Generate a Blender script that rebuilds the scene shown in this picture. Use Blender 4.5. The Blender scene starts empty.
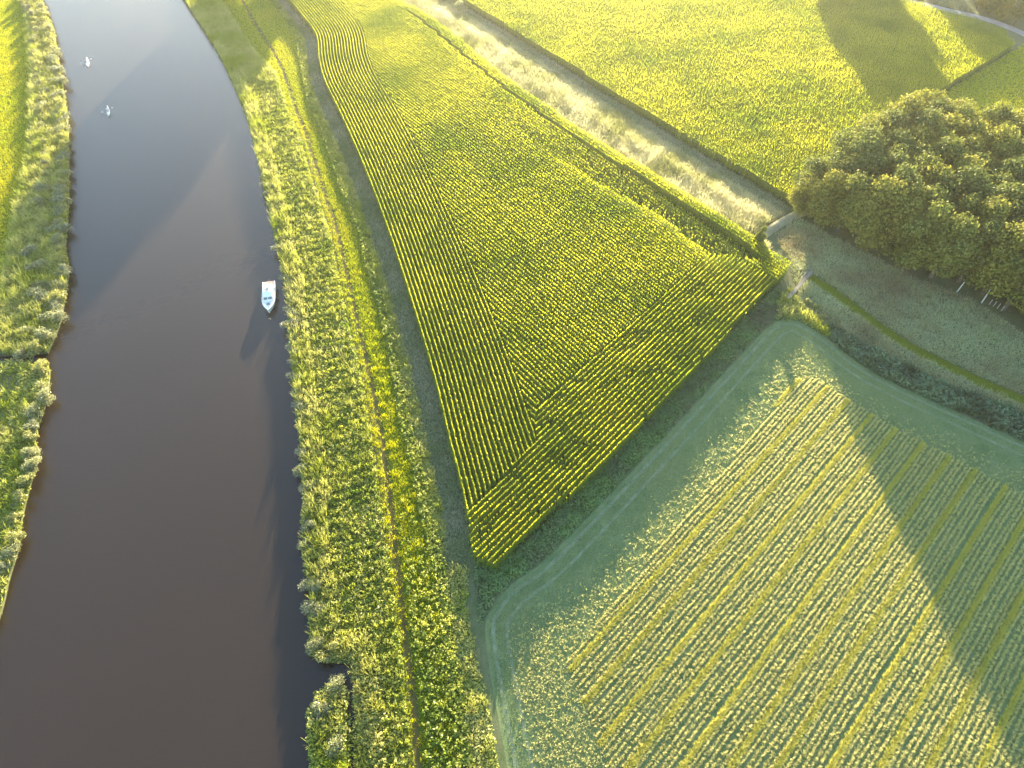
import bpy, bmesh, math
import numpy as np
from mathutils import Vector, Matrix

scene = bpy.context.scene
COL = scene.collection
RNG = np.random.default_rng(11)

# ------------------------------------------------------------------ camera
H_CAM, PITCH, F_PX = 84.0, math.radians(50.7), 682.0
cam_d = bpy.data.cameras.new('drone_camera')
cam = bpy.data.objects.new('drone_camera', cam_d)
COL.objects.link(cam)
cam.location = (0, 0, H_CAM)
cam.rotation_euler = (math.pi / 2 - PITCH, 0, 0)
cam_d.sensor_width = 36.0
cam_d.lens = 36.0 * F_PX / 1024.0
cam_d.clip_start = 1.0
cam_d.clip_end = 8000.0
scene.camera = cam


def G(px, py, z=0.0):
    """Ground survey: where the sight line of a photo pixel meets height z (metres)."""
    u = (px - 512) / F_PX
    v = -(py - 384) / F_PX
    d = (u, math.cos(PITCH) + v * math.sin(PITCH), -math.sin(PITCH) + v * math.cos(PITCH))
    t = (z - H_CAM) / d[2]
    return np.array([d[0] * t, d[1] * t])


def GP(pts, z=0.0):
    return np.array([G(a, b, z) for a, b in pts])


# ------------------------------------------------------------------ light
SUN_AZ, SUN_EL = math.radians(4.0), math.radians(7.2)
sd = bpy.data.lights.new('sun', 'SUN')
sd.energy = 5.0
sd.angle = math.radians(0.5)
sd.color = (1.0, 0.85, 0.56)
so = bpy.data.objects.new('sun', sd)
COL.objects.link(so)
to_sun = Vector((math.sin(SUN_AZ) * math.cos(SUN_EL), math.cos(SUN_AZ) * math.cos(SUN_EL), math.sin(SUN_EL)))
so.rotation_euler = (-to_sun).to_track_quat('-Z', 'Y').to_euler()
so.location = (0, 0, 120)

w = bpy.data.worlds.new('World')
scene.world = w
w.use_nodes = True
nt = w.node_tree
sky = nt.nodes.new('ShaderNodeTexSky')
sky.sky_type = 'NISHITA'
sky.sun_disc = False
sky.sun_elevation = SUN_EL
sky.sun_rotation = SUN_AZ
sky.altitude = 50
sky.air_density = 1.0
sky.dust_density = 0.7
sky.ozone_density = 2.0
bg = nt.nodes['Background']
bg.inputs['Strength'].default_value = 0.13
nt.links.new(sky.outputs['Color'], bg.inputs['Color'])

vs = scene.view_settings
vs.view_transform = 'Standard'
vs.look = 'None'
vs.exposure = 2.92
vs.gamma = 1.0
vs.use_curve_mapping = False
scene.render.engine = 'CYCLES'
cy = scene.cycles
cy.max_bounces = 6
cy.diffuse_bounces = 3
cy.glossy_bounces = 2
cy.transmission_bounces = 4
cy.volume_bounces = 0
cy.caustics_reflective = False
cy.caustics_refractive = False
cy.sample_clamp_indirect = 4.0


HAZE = 0.00013
if HAZE:
    hm_ = bpy.data.materials.new('haze_air')
    hm_.use_nodes = True
    n_ = hm_.node_tree
    n_.nodes.clear()
    o_ = n_.nodes.new('ShaderNodeOutputMaterial')
    v_ = n_.nodes.new('ShaderNodeVolumePrincipled')
    v_.inputs['Color'].default_value = (0.96, 0.93, 0.82, 1)
    v_.inputs['Density'].default_value = HAZE
    v_.inputs['Anisotropy'].default_value = 0.68
    n_.links.new(v_.outputs[0], o_.inputs['Volume'])
    b_ = bmesh.new()
    bmesh.ops.create_cube(b_, size=1.0)
    bmesh.ops.transform(b_, matrix=Matrix.Translation((0, 150, 41)) @ Matrix.Diagonal((1200, 900, 90, 1)), verts=b_.verts)
    me_ = bpy.data.meshes.new('haze')
    b_.to_mesh(me_)
    b_.free()
    me_.materials.append(hm_)
    hz = bpy.data.objects.new('haze', me_)
    COL.objects.link(hz)
    hz['label'] = 'thin warm evening haze over the river and fields'
    hz['category'] = 'haze'
    hz['kind'] = 'stuff'


# ------------------------------------------------------------------ tags
def tag(o, label=None, cat=None, group=None, kind=None):
    if label:
        o['label'] = label
    if cat:
        o['category'] = cat
    if group:
        o['group'] = group
    if kind:
        o['kind'] = kind
    return o


def empty(name, loc=(0, 0, 0), rz=0.0):
    o = bpy.data.objects.new(name, None)
    o.empty_display_size = 0.3
    COL.objects.link(o)
    o.location = loc
    o.rotation_euler = (0, 0, rz)
    return o


def link(name, me, parent=None):
    o = bpy.data.objects.new(name, me)
    COL.objects.link(o)
    if parent is not None:
        o.parent = parent
    return o


def copy_tree(o, parent=None):
    c = o.copy()
    COL.objects.link(c)
    if parent is not None:
        c.parent = parent
    for ch in list(o.children):
        copy_tree(ch, c)
    return c


# ------------------------------------------------------------------ materials
def node(nt, typ, **kw):
    n = nt.nodes.new(typ)
    for k, v in kw.items():
        setattr(n, k, v)
    return n


def mixcol(nt, fac, a, b, blend='MIX'):
    m = node(nt, 'ShaderNodeMix', data_type='RGBA', blend_type=blend)
    for sock, v in ((0, fac), (6, a), (7, b)):
        if hasattr(v, 'links') or isinstance(v, bpy.types.NodeSocket):
            nt.links.new(v, m.inputs[sock])
        elif sock == 0:
            m.inputs[0].default_value = v
        else:
            m.inputs[sock].default_value = (*v, 1)
    return m.outputs[2]


def noise(nt, scale, detail=3, rough=0.55, coord=None):
    n = node(nt, 'ShaderNodeTexNoise')
    n.inputs['Scale'].default_value = scale
    n.inputs['Detail'].default_value = detail
    n.inputs['Roughness'].default_value = rough
    if coord is not None:
        nt.links.new(coord, n.inputs['Vector'])
    return n.outputs['Fac']


def ramp(nt, fac, lo, hi):
    m = node(nt, 'ShaderNodeMapRange')
    m.inputs['From Min'].default_value = lo
    m.inputs['From Max'].default_value = hi
    nt.links.new(fac, m.inputs['Value'])
    return m.outputs['Result']


def world_pos(nt):
    return node(nt, 'ShaderNodeNewGeometry').outputs['Position']


def leaf_mat(name, a, b, tip=None, trans=0.45, patch=None, patch_scale=0.07, gloss=0.06, tfac=1.0, tcol=None):
    """Leaves: colour varies leaf by leaf ('rnd'), towards the tip ('tip'), and in field-scale patches."""
    m = bpy.data.materials.new(name)
    m.use_nodes = True
    nt = m.node_tree
    nt.nodes.clear()
    out = node(nt, 'ShaderNodeOutputMaterial')
    at = node(nt, 'ShaderNodeAttribute', attribute_name='rnd')
    c = mixcol(nt, at.outputs['Fac'], a, b)
    if tip is not None:
        at2 = node(nt, 'ShaderNodeAttribute', attribute_name='tip')
        c = mixcol(nt, at2.outputs['Fac'], c, tip)
    if patch is not None:
        f = ramp(nt, noise(nt, patch_scale, 4, 0.6, world_pos(nt)), 0.42, 0.66)
        c = mixcol(nt, f, c, patch)
    df = node(nt, 'ShaderNodeBsdfDiffuse')
    tr = node(nt, 'ShaderNodeBsdfTranslucent')
    nt.links.new(c, df.inputs['Color'])
    if tcol is not None:
        nt.links.new(mixcol(nt, 1.0, c, tcol, 'MULTIPLY'), tr.inputs['Color'])
    else:
        nt.links.new(c, tr.inputs['Color'])
    mx = node(nt, 'ShaderNodeMixShader')
    mx.inputs[0].default_value = trans
    nt.links.new(df.outputs[0], mx.inputs[1])
    nt.links.new(tr.outputs[0], mx.inputs[2])
    last = mx
    if gloss > 0:
        gl = node(nt, 'ShaderNodeBsdfGlossy')
        gl.inputs['Roughness'].default_value = 0.5
        gl.inputs['Color'].default_value = (1, 1, 1, 1)
        m2 = node(nt, 'ShaderNodeMixShader')
        m2.inputs[0].default_value = gloss
        nt.links.new(mx.outputs[0], m2.inputs[1])
        nt.links.new(gl.outputs[0], m2.inputs[2])
        last = m2
    nt.links.new(last.outputs[0], out.inputs['Surface'])
    return m


def ground_mat(name, a, b, scale=0.6, c=None, cscale=0.08, bump=0.3, fine=6.0):
    m = bpy.data.materials.new(name)
    m.use_nodes = True
    nt = m.node_tree
    p = nt.nodes['Principled BSDF']
    pos = world_pos(nt)
    col = mixcol(nt, ramp(nt, noise(nt, scale, 6, 0.65, pos), 0.36, 0.66), a, b)
    if c is not None:
        col = mixcol(nt, ramp(nt, noise(nt, cscale, 4, 0.6, pos), 0.45, 0.65), col, c)
    f2 = noise(nt, fine, 4, 0.7, pos)
    hs = node(nt, 'ShaderNodeHueSaturation')
    nt.links.new(col, hs.inputs['Color'])
    nt.links.new(ramp(nt, f2, 0.0, 0.5), hs.inputs['Value'])
    nt.links.new(hs.outputs['Color'], p.inputs['Base Color'])
    p.inputs['Roughness'].default_value = 0.95
    p.inputs['Specular IOR Level'].default_value = 0.13
    bp = node(nt, 'ShaderNodeBump')
    bp.inputs['Strength'].default_value = bump
    bp.inputs['Distance'].default_value = 0.13
    nt.links.new(f2, bp.inputs['Height'])
    nt.links.new(bp.outputs['Normal'], p.inputs['Normal'])
    return m


def plain(name, col, rough=0.6, metal=0.0, var=0.12, scale=3.0):
    m = bpy.data.materials.new(name)
    m.use_nodes = True
    nt = m.node_tree
    p = nt.nodes['Principled BSDF']
    tc = node(nt, 'ShaderNodeTexCoord')
    f = noise(nt, scale, 4, 0.6, tc.outputs['Object'])
    nt.links.new(mixcol(nt, f, tuple(x * (1 - var) for x in col), tuple(min(1, x * (1 + var)) for x in col)), p.inputs['Base Color'])
    p.inputs['Roughness'].default_value = rough
    p.inputs['Metallic'].default_value = metal
    return m


# ------------------------------------------------------------------ planar maths
def inpoly(P, poly):
    x, y = P[:, 0], P[:, 1]
    r = np.zeros(len(P), bool)
    j = len(poly) - 1
    for i in range(len(poly)):
        xi, yi = poly[i]
        xj, yj = poly[j]
        c = ((yi > y) != (yj > y))
        with np.errstate(divide='ignore', invalid='ignore'):
            xs = (xj - xi) * (y - yi) / (yj - yi + 1e-12) + xi
        r ^= c & (x < xs)
        j = i
    return r


def dline(P, line):
    """distance to a polyline"""
    d = np.full(len(P), 1e9)
    for a, b in zip(line[:-1], line[1:]):
        ab = b - a
        t = np.clip(((P - a) @ ab) / (ab @ ab + 1e-9), 0, 1)
        d = np.minimum(d, np.hypot(*(P - a - t[:, None] * ab).T))
    return d


def smooth(line, n=8):
    L = np.asarray(line, float)
    L = np.vstack([2 * L[0] - L[1], L, 2 * L[-1] - L[-2]])
    out = []
    for i in range(1, len(L) - 2):
        p0, p1, p2, p3 = L[i - 1], L[i], L[i + 1], L[i + 2]
        for k in range(n):
            t = k / n
            out.append(0.5 * (2 * p1 + (p2 - p0) * t + (2 * p0 - 5 * p1 + 4 * p2 - p3) * t * t + (3 * p1 - p0 - 3 * p2 + p3) * t ** 3))
    out.append(L[-2])
    return np.array(out)


def resample(line, step):
    L = np.asarray(line, float)
    s = np.concatenate([[0], np.cumsum(np.hypot(*np.diff(L, axis=0).T))])
    t = np.arange(0, s[-1], step)
    return np.column_stack([np.interp(t, s, L[:, 0]), np.interp(t, s, L[:, 1])])


def offset(line, d):
    """shift a polyline d metres to its right-hand side"""
    L = np.asarray(line, float)
    T = np.gradient(L, axis=0)
    T /= np.linalg.norm(T, axis=1)[:, None] + 1e-9
    return L + d * np.column_stack([T[:, 1], -T[:, 0]])


def band(line, d0, d1):
    return np.vstack([offset(line, d0), offset(line, d1)[::-1]])


def nz(P, s, seed, oct=2):
    r = np.random.default_rng(seed)
    v = np.zeros(len(P))
    a = 1.0
    tot = 0
    for o in range(oct):
        for k in range(4):
            th = r.uniform(0, 2 * math.pi)
            f = r.uniform(0.7, 1.4) * 2 ** o / s
            v += a * np.sin((P[:, 0] * math.cos(th) + P[:, 1] * math.sin(th)) * f * 2 * math.pi + r.uniform(0, 6.3))
        tot += a * 2
        a *= 0.6
    return np.clip(v / tot, -1, 1)


def grid_points(poly, step, jit=0.5, rng=RNG):
    lo, hi = poly.min(0), poly.max(0)
    gx, gy = np.meshgrid(np.arange(lo[0], hi[0], step), np.arange(lo[1], hi[1], step))
    P = np.column_stack([gx.ravel(), gy.ravel()])
    P = P + rng.uniform(-jit, jit, P.shape) * step
    return P[inpoly(P, poly)]


def in_view(P, pad=40, z=0.0):
    """points whose ground spot lies in (or just around) the part of the land the photo shows"""
    zc = P[:, 1] * math.cos(PITCH) + H_CAM * math.sin(PITCH)
    yc = P[:, 1] * math.sin(PITCH) - H_CAM * math.cos(PITCH)
    u = 512 + F_PX * P[:, 0] / np.maximum(zc, 1)
    v = 384 - F_PX * yc / np.maximum(zc, 1)
    return (u > -pad) & (u < 1024 + pad) & (v > -pad) & (v < 768 + pad * 2)


# ------------------------------------------------------------------ mesh building
def quad_mesh(name, V, Q, rnd=None, tip=None, mat=None, smooth_shade=False):
    me = bpy.data.meshes.new(name)
    nv, nq = len(V), len(Q)
    me.vertices.add(nv)
    me.vertices.foreach_set('co', np.ascontiguousarray(V, np.float32).ravel())
    me.loops.add(nq * 4)
    me.loops.foreach_set('vertex_index', np.ascontiguousarray(Q, np.int32).ravel())
    me.polygons.add(nq)
    me.polygons.foreach_set('loop_start', np.arange(0, nq * 4, 4, dtype=np.int32))
    for nm, arr in (('rnd', rnd), ('tip', tip)):
        if arr is not None:
            a = me.attributes.new(nm, 'FLOAT', 'POINT')
            a.data.foreach_set('value', np.ascontiguousarray(arr, np.float32))
    me.update(calc_edges=True)
    if smooth_shade:
        me.polygons.foreach_set('use_smooth', np.ones(nq, bool))
    if mat:
        me.materials.append(mat)
    return me


def blades(n, h, spread, width, lean, rng, segs=2, hvar=0.35, tipw=0.25):
    """a tuft of n upright, outward-leaning blades rooted in a disc"""
    Vs, Qs, R, T = [], [], [], []
    k = 0
    for i in range(n):
        a = rng.uniform(0, 2 * math.pi)
        r0 = spread * math.sqrt(rng.uniform())
        base = np.array([r0 * math.cos(a), r0 * math.sin(a), 0.0])
        ld = a + rng.normal(0, 0.8)
        hh = h * (1 + rng.uniform(-hvar, hvar * 0.5))
        ln = lean * hh * rng.uniform(0.3, 1.2)
        th = rng.uniform(0, math.pi)
        side = np.array([math.cos(th), math.sin(th), 0]) * width * 0.5
        rr = rng.uniform()
        for s in range(segs + 1):
            t = s / segs
            p = base + np.array([math.cos(ld) * ln * t ** 1.7, math.sin(ld) * ln * t ** 1.7, hh * (t - 0.18 * lean * t * t)])
            wv = side * (1 - (1 - tipw) * t ** 1.5)
            Vs += [p - wv, p + wv]
            R += [rr, rr]
            T += [t, t]
        for s in range(segs):
            b = k + 2 * s
            Qs.append((b, b + 1, b + 3, b + 2))
        k += 2 * (segs + 1)
    return np.array(Vs), np.array(Qs), np.array(R), np.array(T)


def maize_plant(rng, nleaf=7, h=2.2, along=0.0):
    Vs, Qs, R, T = [], [], [], []
    k = 0
    a0 = rng.uniform(0, math.pi)
    off = np.array([0.0, rng.uniform(-along, along), 0.0])
    for i in range(nleaf):
        z0 = h * (0.22 + 0.66 * i / nleaf)
        a = a0 + (i % 2) * math.pi + rng.normal(0, 0.35)
        L = rng.uniform(0.45, 0.70) * (1 - 0.35 * (i / nleaf) ** 2)
        d = np.array([math.cos(a), math.sin(a), 0])
        s = np.array([-math.sin(a), math.cos(a), 0]) * rng.uniform(0.05, 0.075)
        rr = rng.uniform()
        pts = [(0, 0), (0.5 * L, 0.28 * L), (L, rng.uniform(-0.12, 0.12) * L)]
        for j, (r, z) in enumerate(pts):
            p = off + np.array([0, 0, z0]) + d * r + np.array([0, 0, z])
            wv = s * (0.7, 1.1, 0.2)[j]
            Vs += [p - wv, p + wv]
            R += [rr, rr]
            T += [0.25 * i / nleaf] * 2
        Qs += [(k, k + 1, k + 3, k + 2), (k + 2, k + 3, k + 5, k + 4)]
        k += 6
    # stalk and tassel
    for q in range(2):
        th = a0 + q * math.pi / 2
        s = np.array([math.cos(th), math.sin(th), 0])
        for z, wd, tt in ((0.0, 0.02, 0.1), (h * 0.9, 0.016, 0.3), (h * 0.92, 0.09, 1.0), (h * 1.12, 0.07, 1.0)):
            Vs += [off + np.array([0, 0, z]) - s * wd, off + np.array([0, 0, z]) + s * wd]
            R += [0.5, 0.5]
            T += [tt, tt]
        Qs += [(k, k + 1, k + 3, k + 2), (k + 4, k + 5, k + 7, k + 6)]
        k += 8
    return np.array(Vs), np.array(Qs), np.array(R), np.array(T)


def hay_wad(n, rng, w=0.35, h=0.2):
    """a loose wad of cut straw lying about: short blades at shallow angles"""
    Vs, Qs, R, T = [], [], [], []
    for i in range(n):
        c = np.array([rng.normal(0, w * 0.45), rng.normal(0, w * 0.45), abs(rng.normal(0, h * 0.5)) + 0.03])
        a, e = rng.uniform(0, 6.3), rng.uniform(-0.2, 0.9)
        L = rng.uniform(0.10, 0.26)
        d = np.array([math.cos(a) * math.cos(e), math.sin(a) * math.cos(e), math.sin(e)]) * L
        s = np.cross(d, rng.normal(size=3))
        s = s / np.linalg.norm(s) * rng.uniform(0.025, 0.06)
        k = len(Vs)
        Vs += [c - s, c + s, c + d + s * 0.5, c + d - s * 0.5]
        R += [rng.uniform()] * 4
        T += [0, 0, 1, 1]
        Qs.append((k, k + 1, k + 2, k + 3))
    return np.array(Vs), np.array(Qs), np.array(R), np.array(T)


def lump(rng, n, R, h, size=0.15):
    """a small leafy mound: leaf sprays on a low dome"""
    d = rng.normal(size=(n, 3))
    d[:, 2] = np.abs(d[:, 2]) * 0.9
    d /= np.linalg.norm(d, axis=1)[:, None]
    q = rng.uniform(0.55, 1.1, n)[:, None]
    C = d * q * np.array([R, R, h])
    nrm = d + rng.normal(size=(n, 3)) * 0.6
    nrm /= np.linalg.norm(nrm, axis=1)[:, None]
    t = np.cross(nrm, rng.normal(size=(n, 3)))
    t /= np.linalg.norm(t, axis=1)[:, None]
    b = np.cross(nrm, t)
    s = size * rng.uniform(0.6, 1.4, n)[:, None]
    V = np.stack([C - t * s, C - b * s * 0.55, C + t * s, C + b * s * 0.55], 1).reshape(-1, 3)
    R_ = np.repeat(rng.uniform(size=n), 4)
    T_ = np.repeat(np.clip(d[:, 2] * q[:, 0], 0, 1) ** 2, 4)
    return V, np.arange(4 * n).reshape(-1, 4), R_, T_


def scatter(name, P, tmpls, mat, yaw=None, sc=None, scz=None, z=0.0, rng=RNG, tint=None):
    """one mesh of many small plants: templates copied to the points P"""
    N = len(P)
    yaw = rng.uniform(0, 2 * math.pi, N) if yaw is None else np.broadcast_to(yaw, (N,))
    sc = np.ones(N) if sc is None else sc
    scz = sc if scz is None else scz
    idx = rng.integers(0, len(tmpls), N)
    VV, QQ, RR, TT = [], [], [], []
    base = 0
    tint = rng.uniform(-0.25, 0.25, N) if tint is None else tint
    for t, (V, Q, R, T) in enumerate(tmpls):
        m = np.nonzero(idx == t)[0]
        if not len(m):
            continue
        c, s = np.cos(yaw[m])[:, None], np.sin(yaw[m])[:, None]
        X = (V[None, :, 0] * c - V[None, :, 1] * s) * sc[m][:, None] + P[m, 0][:, None]
        Y = (V[None, :, 0] * s + V[None, :, 1] * c) * sc[m][:, None] + P[m, 1][:, None]
        Z = V[None, :, 2] * scz[m][:, None] + z
        VV.append(np.stack([X, Y, Z], -1).reshape(-1, 3))
        QQ.append((Q[None] + (np.arange(len(m)) * len(V))[:, None, None] + base).reshape(-1, 4))
        RR.append(np.clip(R[None] * 0.6 + 0.2 + tint[m][:, None], 0, 1).ravel())
        TT.append(np.broadcast_to(T[None], (len(m), len(V))).ravel())
        base += len(m) * len(V)
    me = quad_mesh(name, np.concatenate(VV), np.concatenate(QQ), np.concatenate(RR), np.concatenate(TT), mat)
    return link(name, me)


def sheet(name, poly, z, mat, skirt=0.0):
    bm = bmesh.new()
    vs = [bm.verts.new((x, y, z)) for x, y in poly]
    f = bm.faces.new(vs)
    if f.normal.z < 0:
        f.normal_flip()
    edges = list(bm.edges)
    if skirt:
        r = bmesh.ops.extrude_edge_only(bm, edges=edges)
        for v in [g for g in r['geom'] if isinstance(g, bmesh.types.BMVert)]:
            v.co.z -= skirt
    bmesh.ops.triangulate(bm, faces=[q for q in bm.faces if len(q.verts) > 4])
    bmesh.ops.recalc_face_normals(bm, faces=bm.faces)
    me = bpy.data.meshes.new(name)
    bm.to_mesh(me)
    bm.free()
    me.materials.append(mat)
    if me.polygons and max(me.polygons, key=lambda p: p.area).normal.z < 0:
        me.flip_normals()
    return link(name, me)


def strip(name, line, d0, d1, z, mat):
    """a ribbon along a polyline"""
    A, B = offset(line, d0), offset(line, d1)
    V = np.zeros((2 * len(A), 3))
    V[0::2, :2], V[1::2, :2] = A, B
    V[:, 2] = z
    i = np.arange(len(A) - 1)
    Q = np.column_stack([2 * i + 1, 2 * i + 3, 2 * i + 2, 2 * i])
    me = quad_mesh(name, V, Q, mat=mat)
    if me.polygons[0].normal.z < 0:
        me.flip_normals()
    return link(name, me)


class MB:
    """collects solid shapes into one part"""
    def __init__(self):
        self.bm = bmesh.new()

    def box(self, c, s, rz=0.0, ry=0.0, bevel=0.0):
        r = bmesh.ops.create_cube(self.bm, size=1.0)
        M = Matrix.Translation(c) @ Matrix.Rotation(rz, 4, 'Z') @ Matrix.Rotation(ry, 4, 'Y') @ Matrix.Diagonal((*s, 1))
        bmesh.ops.transform(self.bm, matrix=M, verts=r['verts'])
        if bevel:
            es = list({e for v in r['verts'] for e in v.link_edges})
            bmesh.ops.bevel(self.bm, geom=es, offset=bevel, segments=2, affect='EDGES', profile=0.6)
        return self

    def tube(self, pts, rad, sides=8):
        pts = [Vector(p) for p in pts]
        rad = rad if hasattr(rad, '__len__') else [rad] * len(pts)
        rings = []
        for i, p in enumerate(pts):
            d = (pts[min(i + 1, len(pts) - 1)] - pts[max(i - 1, 0)]).normalized()
            a = d.orthogonal().normalized()
            b = d.cross(a)
            rings.append([self.bm.verts.new(p + (a * math.cos(t) + b * math.sin(t)) * rad[i]) for t in np.linspace(0, 2 * math.pi, sides, endpoint=False)])
        for r0, r1 in zip(rings[:-1], rings[1:]):
            # align the rings so that the tube does not twist
            k = min(range(sides), key=lambda s: (r1[s].co - pts[0] - (r0[0].co - pts[0])).length)
            for j in range(sides):
                self.bm.faces.new((r0[j], r0[(j + 1) % sides], r1[(j + 1 + k) % sides], r1[(j + k) % sides]))
        self.bm.faces.new(rings[0][::-1])
        self.bm.faces.new(rings[-1])
        return self

    def loft(self, rings, cap=True):
        R = [[self.bm.verts.new(p) for p in r] for r in rings]
        n = len(R[0])
        for a, b in zip(R[:-1], R[1:]):
            for j in range(n):
                self.bm.faces.new((a[j], a[(j + 1) % n], b[(j + 1) % n], b[j]))
        if cap:
            self.bm.faces.new(R[0][::-1])
            self.bm.faces.new(R[-1])
        return self

    def build(self, name, mat, parent=None, smooth_shade=False):
        bmesh.ops.recalc_face_normals(self.bm, faces=self.bm.faces)
        me = bpy.data.meshes.new(name)
        self.bm.to_mesh(me)
        self.bm.free()
        me.materials.append(mat)
        if smooth_shade:
            for p in me.polygons:
                p.use_smooth = True
        return link(name, me, parent)


# ================================================================== survey lines (photo pixels -> metres on the ground)
right_bank = smooth(GP([(165, -34), (186, 0), (206, 30), (219, 52), (233, 81), (247, 116), (258, 160), (268, 205), (279, 256), (286, 290),
                        (288, 330), (292, 365), (294, 400), (299, 436), (302, 480), (302, 520), (303, 560), (309, 590), (309, 635), (312, 655)], 1.2), 6)
track_line = smooth(GP([(235, -15), (253, 20), (277, 58), (289, 87), (297, 112), (306, 133), (323, 187), (338, 233), (354, 306), (371, 379), (381, 433),
                        (391, 503), (403, 612), (413, 692), (421, 790), (424, 840)]), 6)
bright_edge = smooth(GP([(262, -15), (276, 8), (292, 30), (300, 62), (308, 100), (321, 133), (340, 187), (358, 232), (366, 266), (385, 336), (399, 416), (413, 469),
                         (420, 512), (433, 562), (443, 645), (456, 745), (462, 840)]), 6)
maize_west = smooth(GP([(262, -30), (288, 0), (302, 17), (316, 37), (319, 62), (325, 84), (339, 113), (363, 167), (393, 247), (429, 363), (449, 443), (464, 503), (469, 540)], 1.3), 6)
maize_north_east = smooth(GP([(350, -30), (396, 0), (433, 20), (512, 83), (595, 140), (662, 180), (745, 233), (790, 266)], 1.3), 5)
far_edge = smooth(GP([(420, -25), (473, 9), (540, 50), (592, 83), (679, 137), (768, 190), (800, 209)], 0.8), 4)
field_edge = smooth(GP([(512, 800), (507, 768), (500, 728), (491, 679), (485, 630), (491, 609), (512, 584), (545, 560), (600, 505), (690, 410), (755, 340), (776, 322), (797, 321),
                        (828, 339), (858, 363), (901, 387), (968, 417), (1024, 442), (1090, 470)]), 4)
far_corner = GP([(935, 95), (1024, 40)], 0.8)
channel = smooth(GP([(806, 276), (821, 284), (850, 305), (878, 326), (905, 344), (935, 360), (980, 382), (1024, 401), (1080, 424)]), 4)

# ================================================================== ground and water
M_meadow = ground_mat('rough_meadow_ground', (0.085, 0.115, 0.04), (0.15, 0.165, 0.075), 0.5, (0.16, 0.15, 0.085), 0.05)
M_soil = ground_mat('maize_soil', (0.06, 0.085, 0.018), (0.09, 0.11, 0.026), 1.0)
M_grass = ground_mat('mown_grass_ground', (0.06, 0.12, 0.012), (0.11, 0.15, 0.018), 0.8)
M_stub = ground_mat('cut_field_ground', (0.12, 0.17, 0.066), (0.19, 0.23, 0.098), 0.35, (0.18, 0.205, 0.08), 0.06, bump=0.5, fine=5.0)
M_track = ground_mat('wheel_track_ground', (0.16, 0.20, 0.10), (0.24, 0.265, 0.15), 0.9)
M_path = ground_mat('trodden_path_ground', (0.085, 0.075, 0.02), (0.13, 0.11, 0.035), 0.7)
M_road = ground_mat('pale_road_surface', (0.32, 0.28, 0.26), (0.42, 0.37, 0.34), 0.6)
M_earth = ground_mat('pale_dry_earth', (0.26, 0.22, 0.12), (0.38, 0.33, 0.20), 0.7)
M_mud = ground_mat('river_bed_mud', (0.05, 0.04, 0.03), (0.08, 0.06, 0.04), 0.2)


def water_mat():
    m = bpy.data.materials.new('turbid_river_water')
    m.use_nodes = True
    nt = m.node_tree
    p = nt.nodes['Principled BSDF']
    pos = world_pos(nt)
    nt.links.new(mixcol(nt, noise(nt, 0.03, 3, 0.5, pos), (0.027, 0.0175, 0.0105), (0.034, 0.022, 0.0135)), p.inputs['Base Color'])
    p.inputs['IOR'].default_value = 1.42
    p.inputs['Specular IOR Level'].default_value = 0.6
    p.inputs['Roughness'].default_value = 0.27
    mp = node(nt, 'ShaderNodeMapping')
    mp.inputs['Scale'].default_value = (1.0, 2.2, 1.0)
    nt.links.new(pos, mp.inputs['Vector'])
    n1 = noise(nt, 0.9, 4, 0.55, mp.outputs['Vector'])
    n2 = noise(nt, 0.12, 2, 0.5, pos)
    ad = node(nt, 'ShaderNodeMath', operation='ADD')
    nt.links.new(n1, ad.inputs[0])
    nt.links.new(n2, ad.inputs[1])
    bp = node(nt, 'ShaderNodeBump')
    bp.inputs['Strength'].default_value = 0.1
    bp.inputs['Distance'].default_value = 0.12
    nt.links.new(ad.outputs[0], bp.inputs['Height'])
    nt.links.new(bp.outputs['Normal'], p.inputs['Normal'])
    return m


M_water = water_mat()
WATER_Z = -0.45
o = sheet('river_water', np.array([(-700, -300), (200, -300), (200, 1500), (-700, 1500)], float), WATER_Z, M_water)
tag(o, 'wide brown river curving past both reedy banks', 'river', kind='structure')
o = sheet('ground', np.array([(-4000, -4000), (4000, -4000), (4000, 4000), (-4000, 4000)], float), -2.2, M_mud)
tag(o, 'dark ground under the river and land out to the horizon', 'ground', kind='structure')

# right-hand land with the small boat inlet
inlet = GP([(312, 657), (330, 661), (350, 662), (353, 690), (355, 768), (357, 900)], 0.3)
right_land = np.vstack([[(-300, 600), (-170, 330), (-128, 262)], right_bank, inlet, [(-20, -60), (20, -300), (200, -300), (1500, -300), (1500, 1500), (-300, 1500)]])
o = sheet('land_east', right_land, 0.0, M_meadow, 1.6)
tag(o, 'flat meadow land east of the river under all the fields', 'land', kind='structure')
o.name = 'meadow_land'
spit = GP([(309, 900), (311, 768), (306, 712), (318, 690), (334, 679), (345, 688), (347, 720), (348, 768), (348, 900)], 0.8)
o = sheet('reed_spit', spit, -0.02, M_meadow, 1.5)
tag(o, 'narrow reedy spit of land beside the boat inlet', 'spit', kind='structure')

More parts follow.
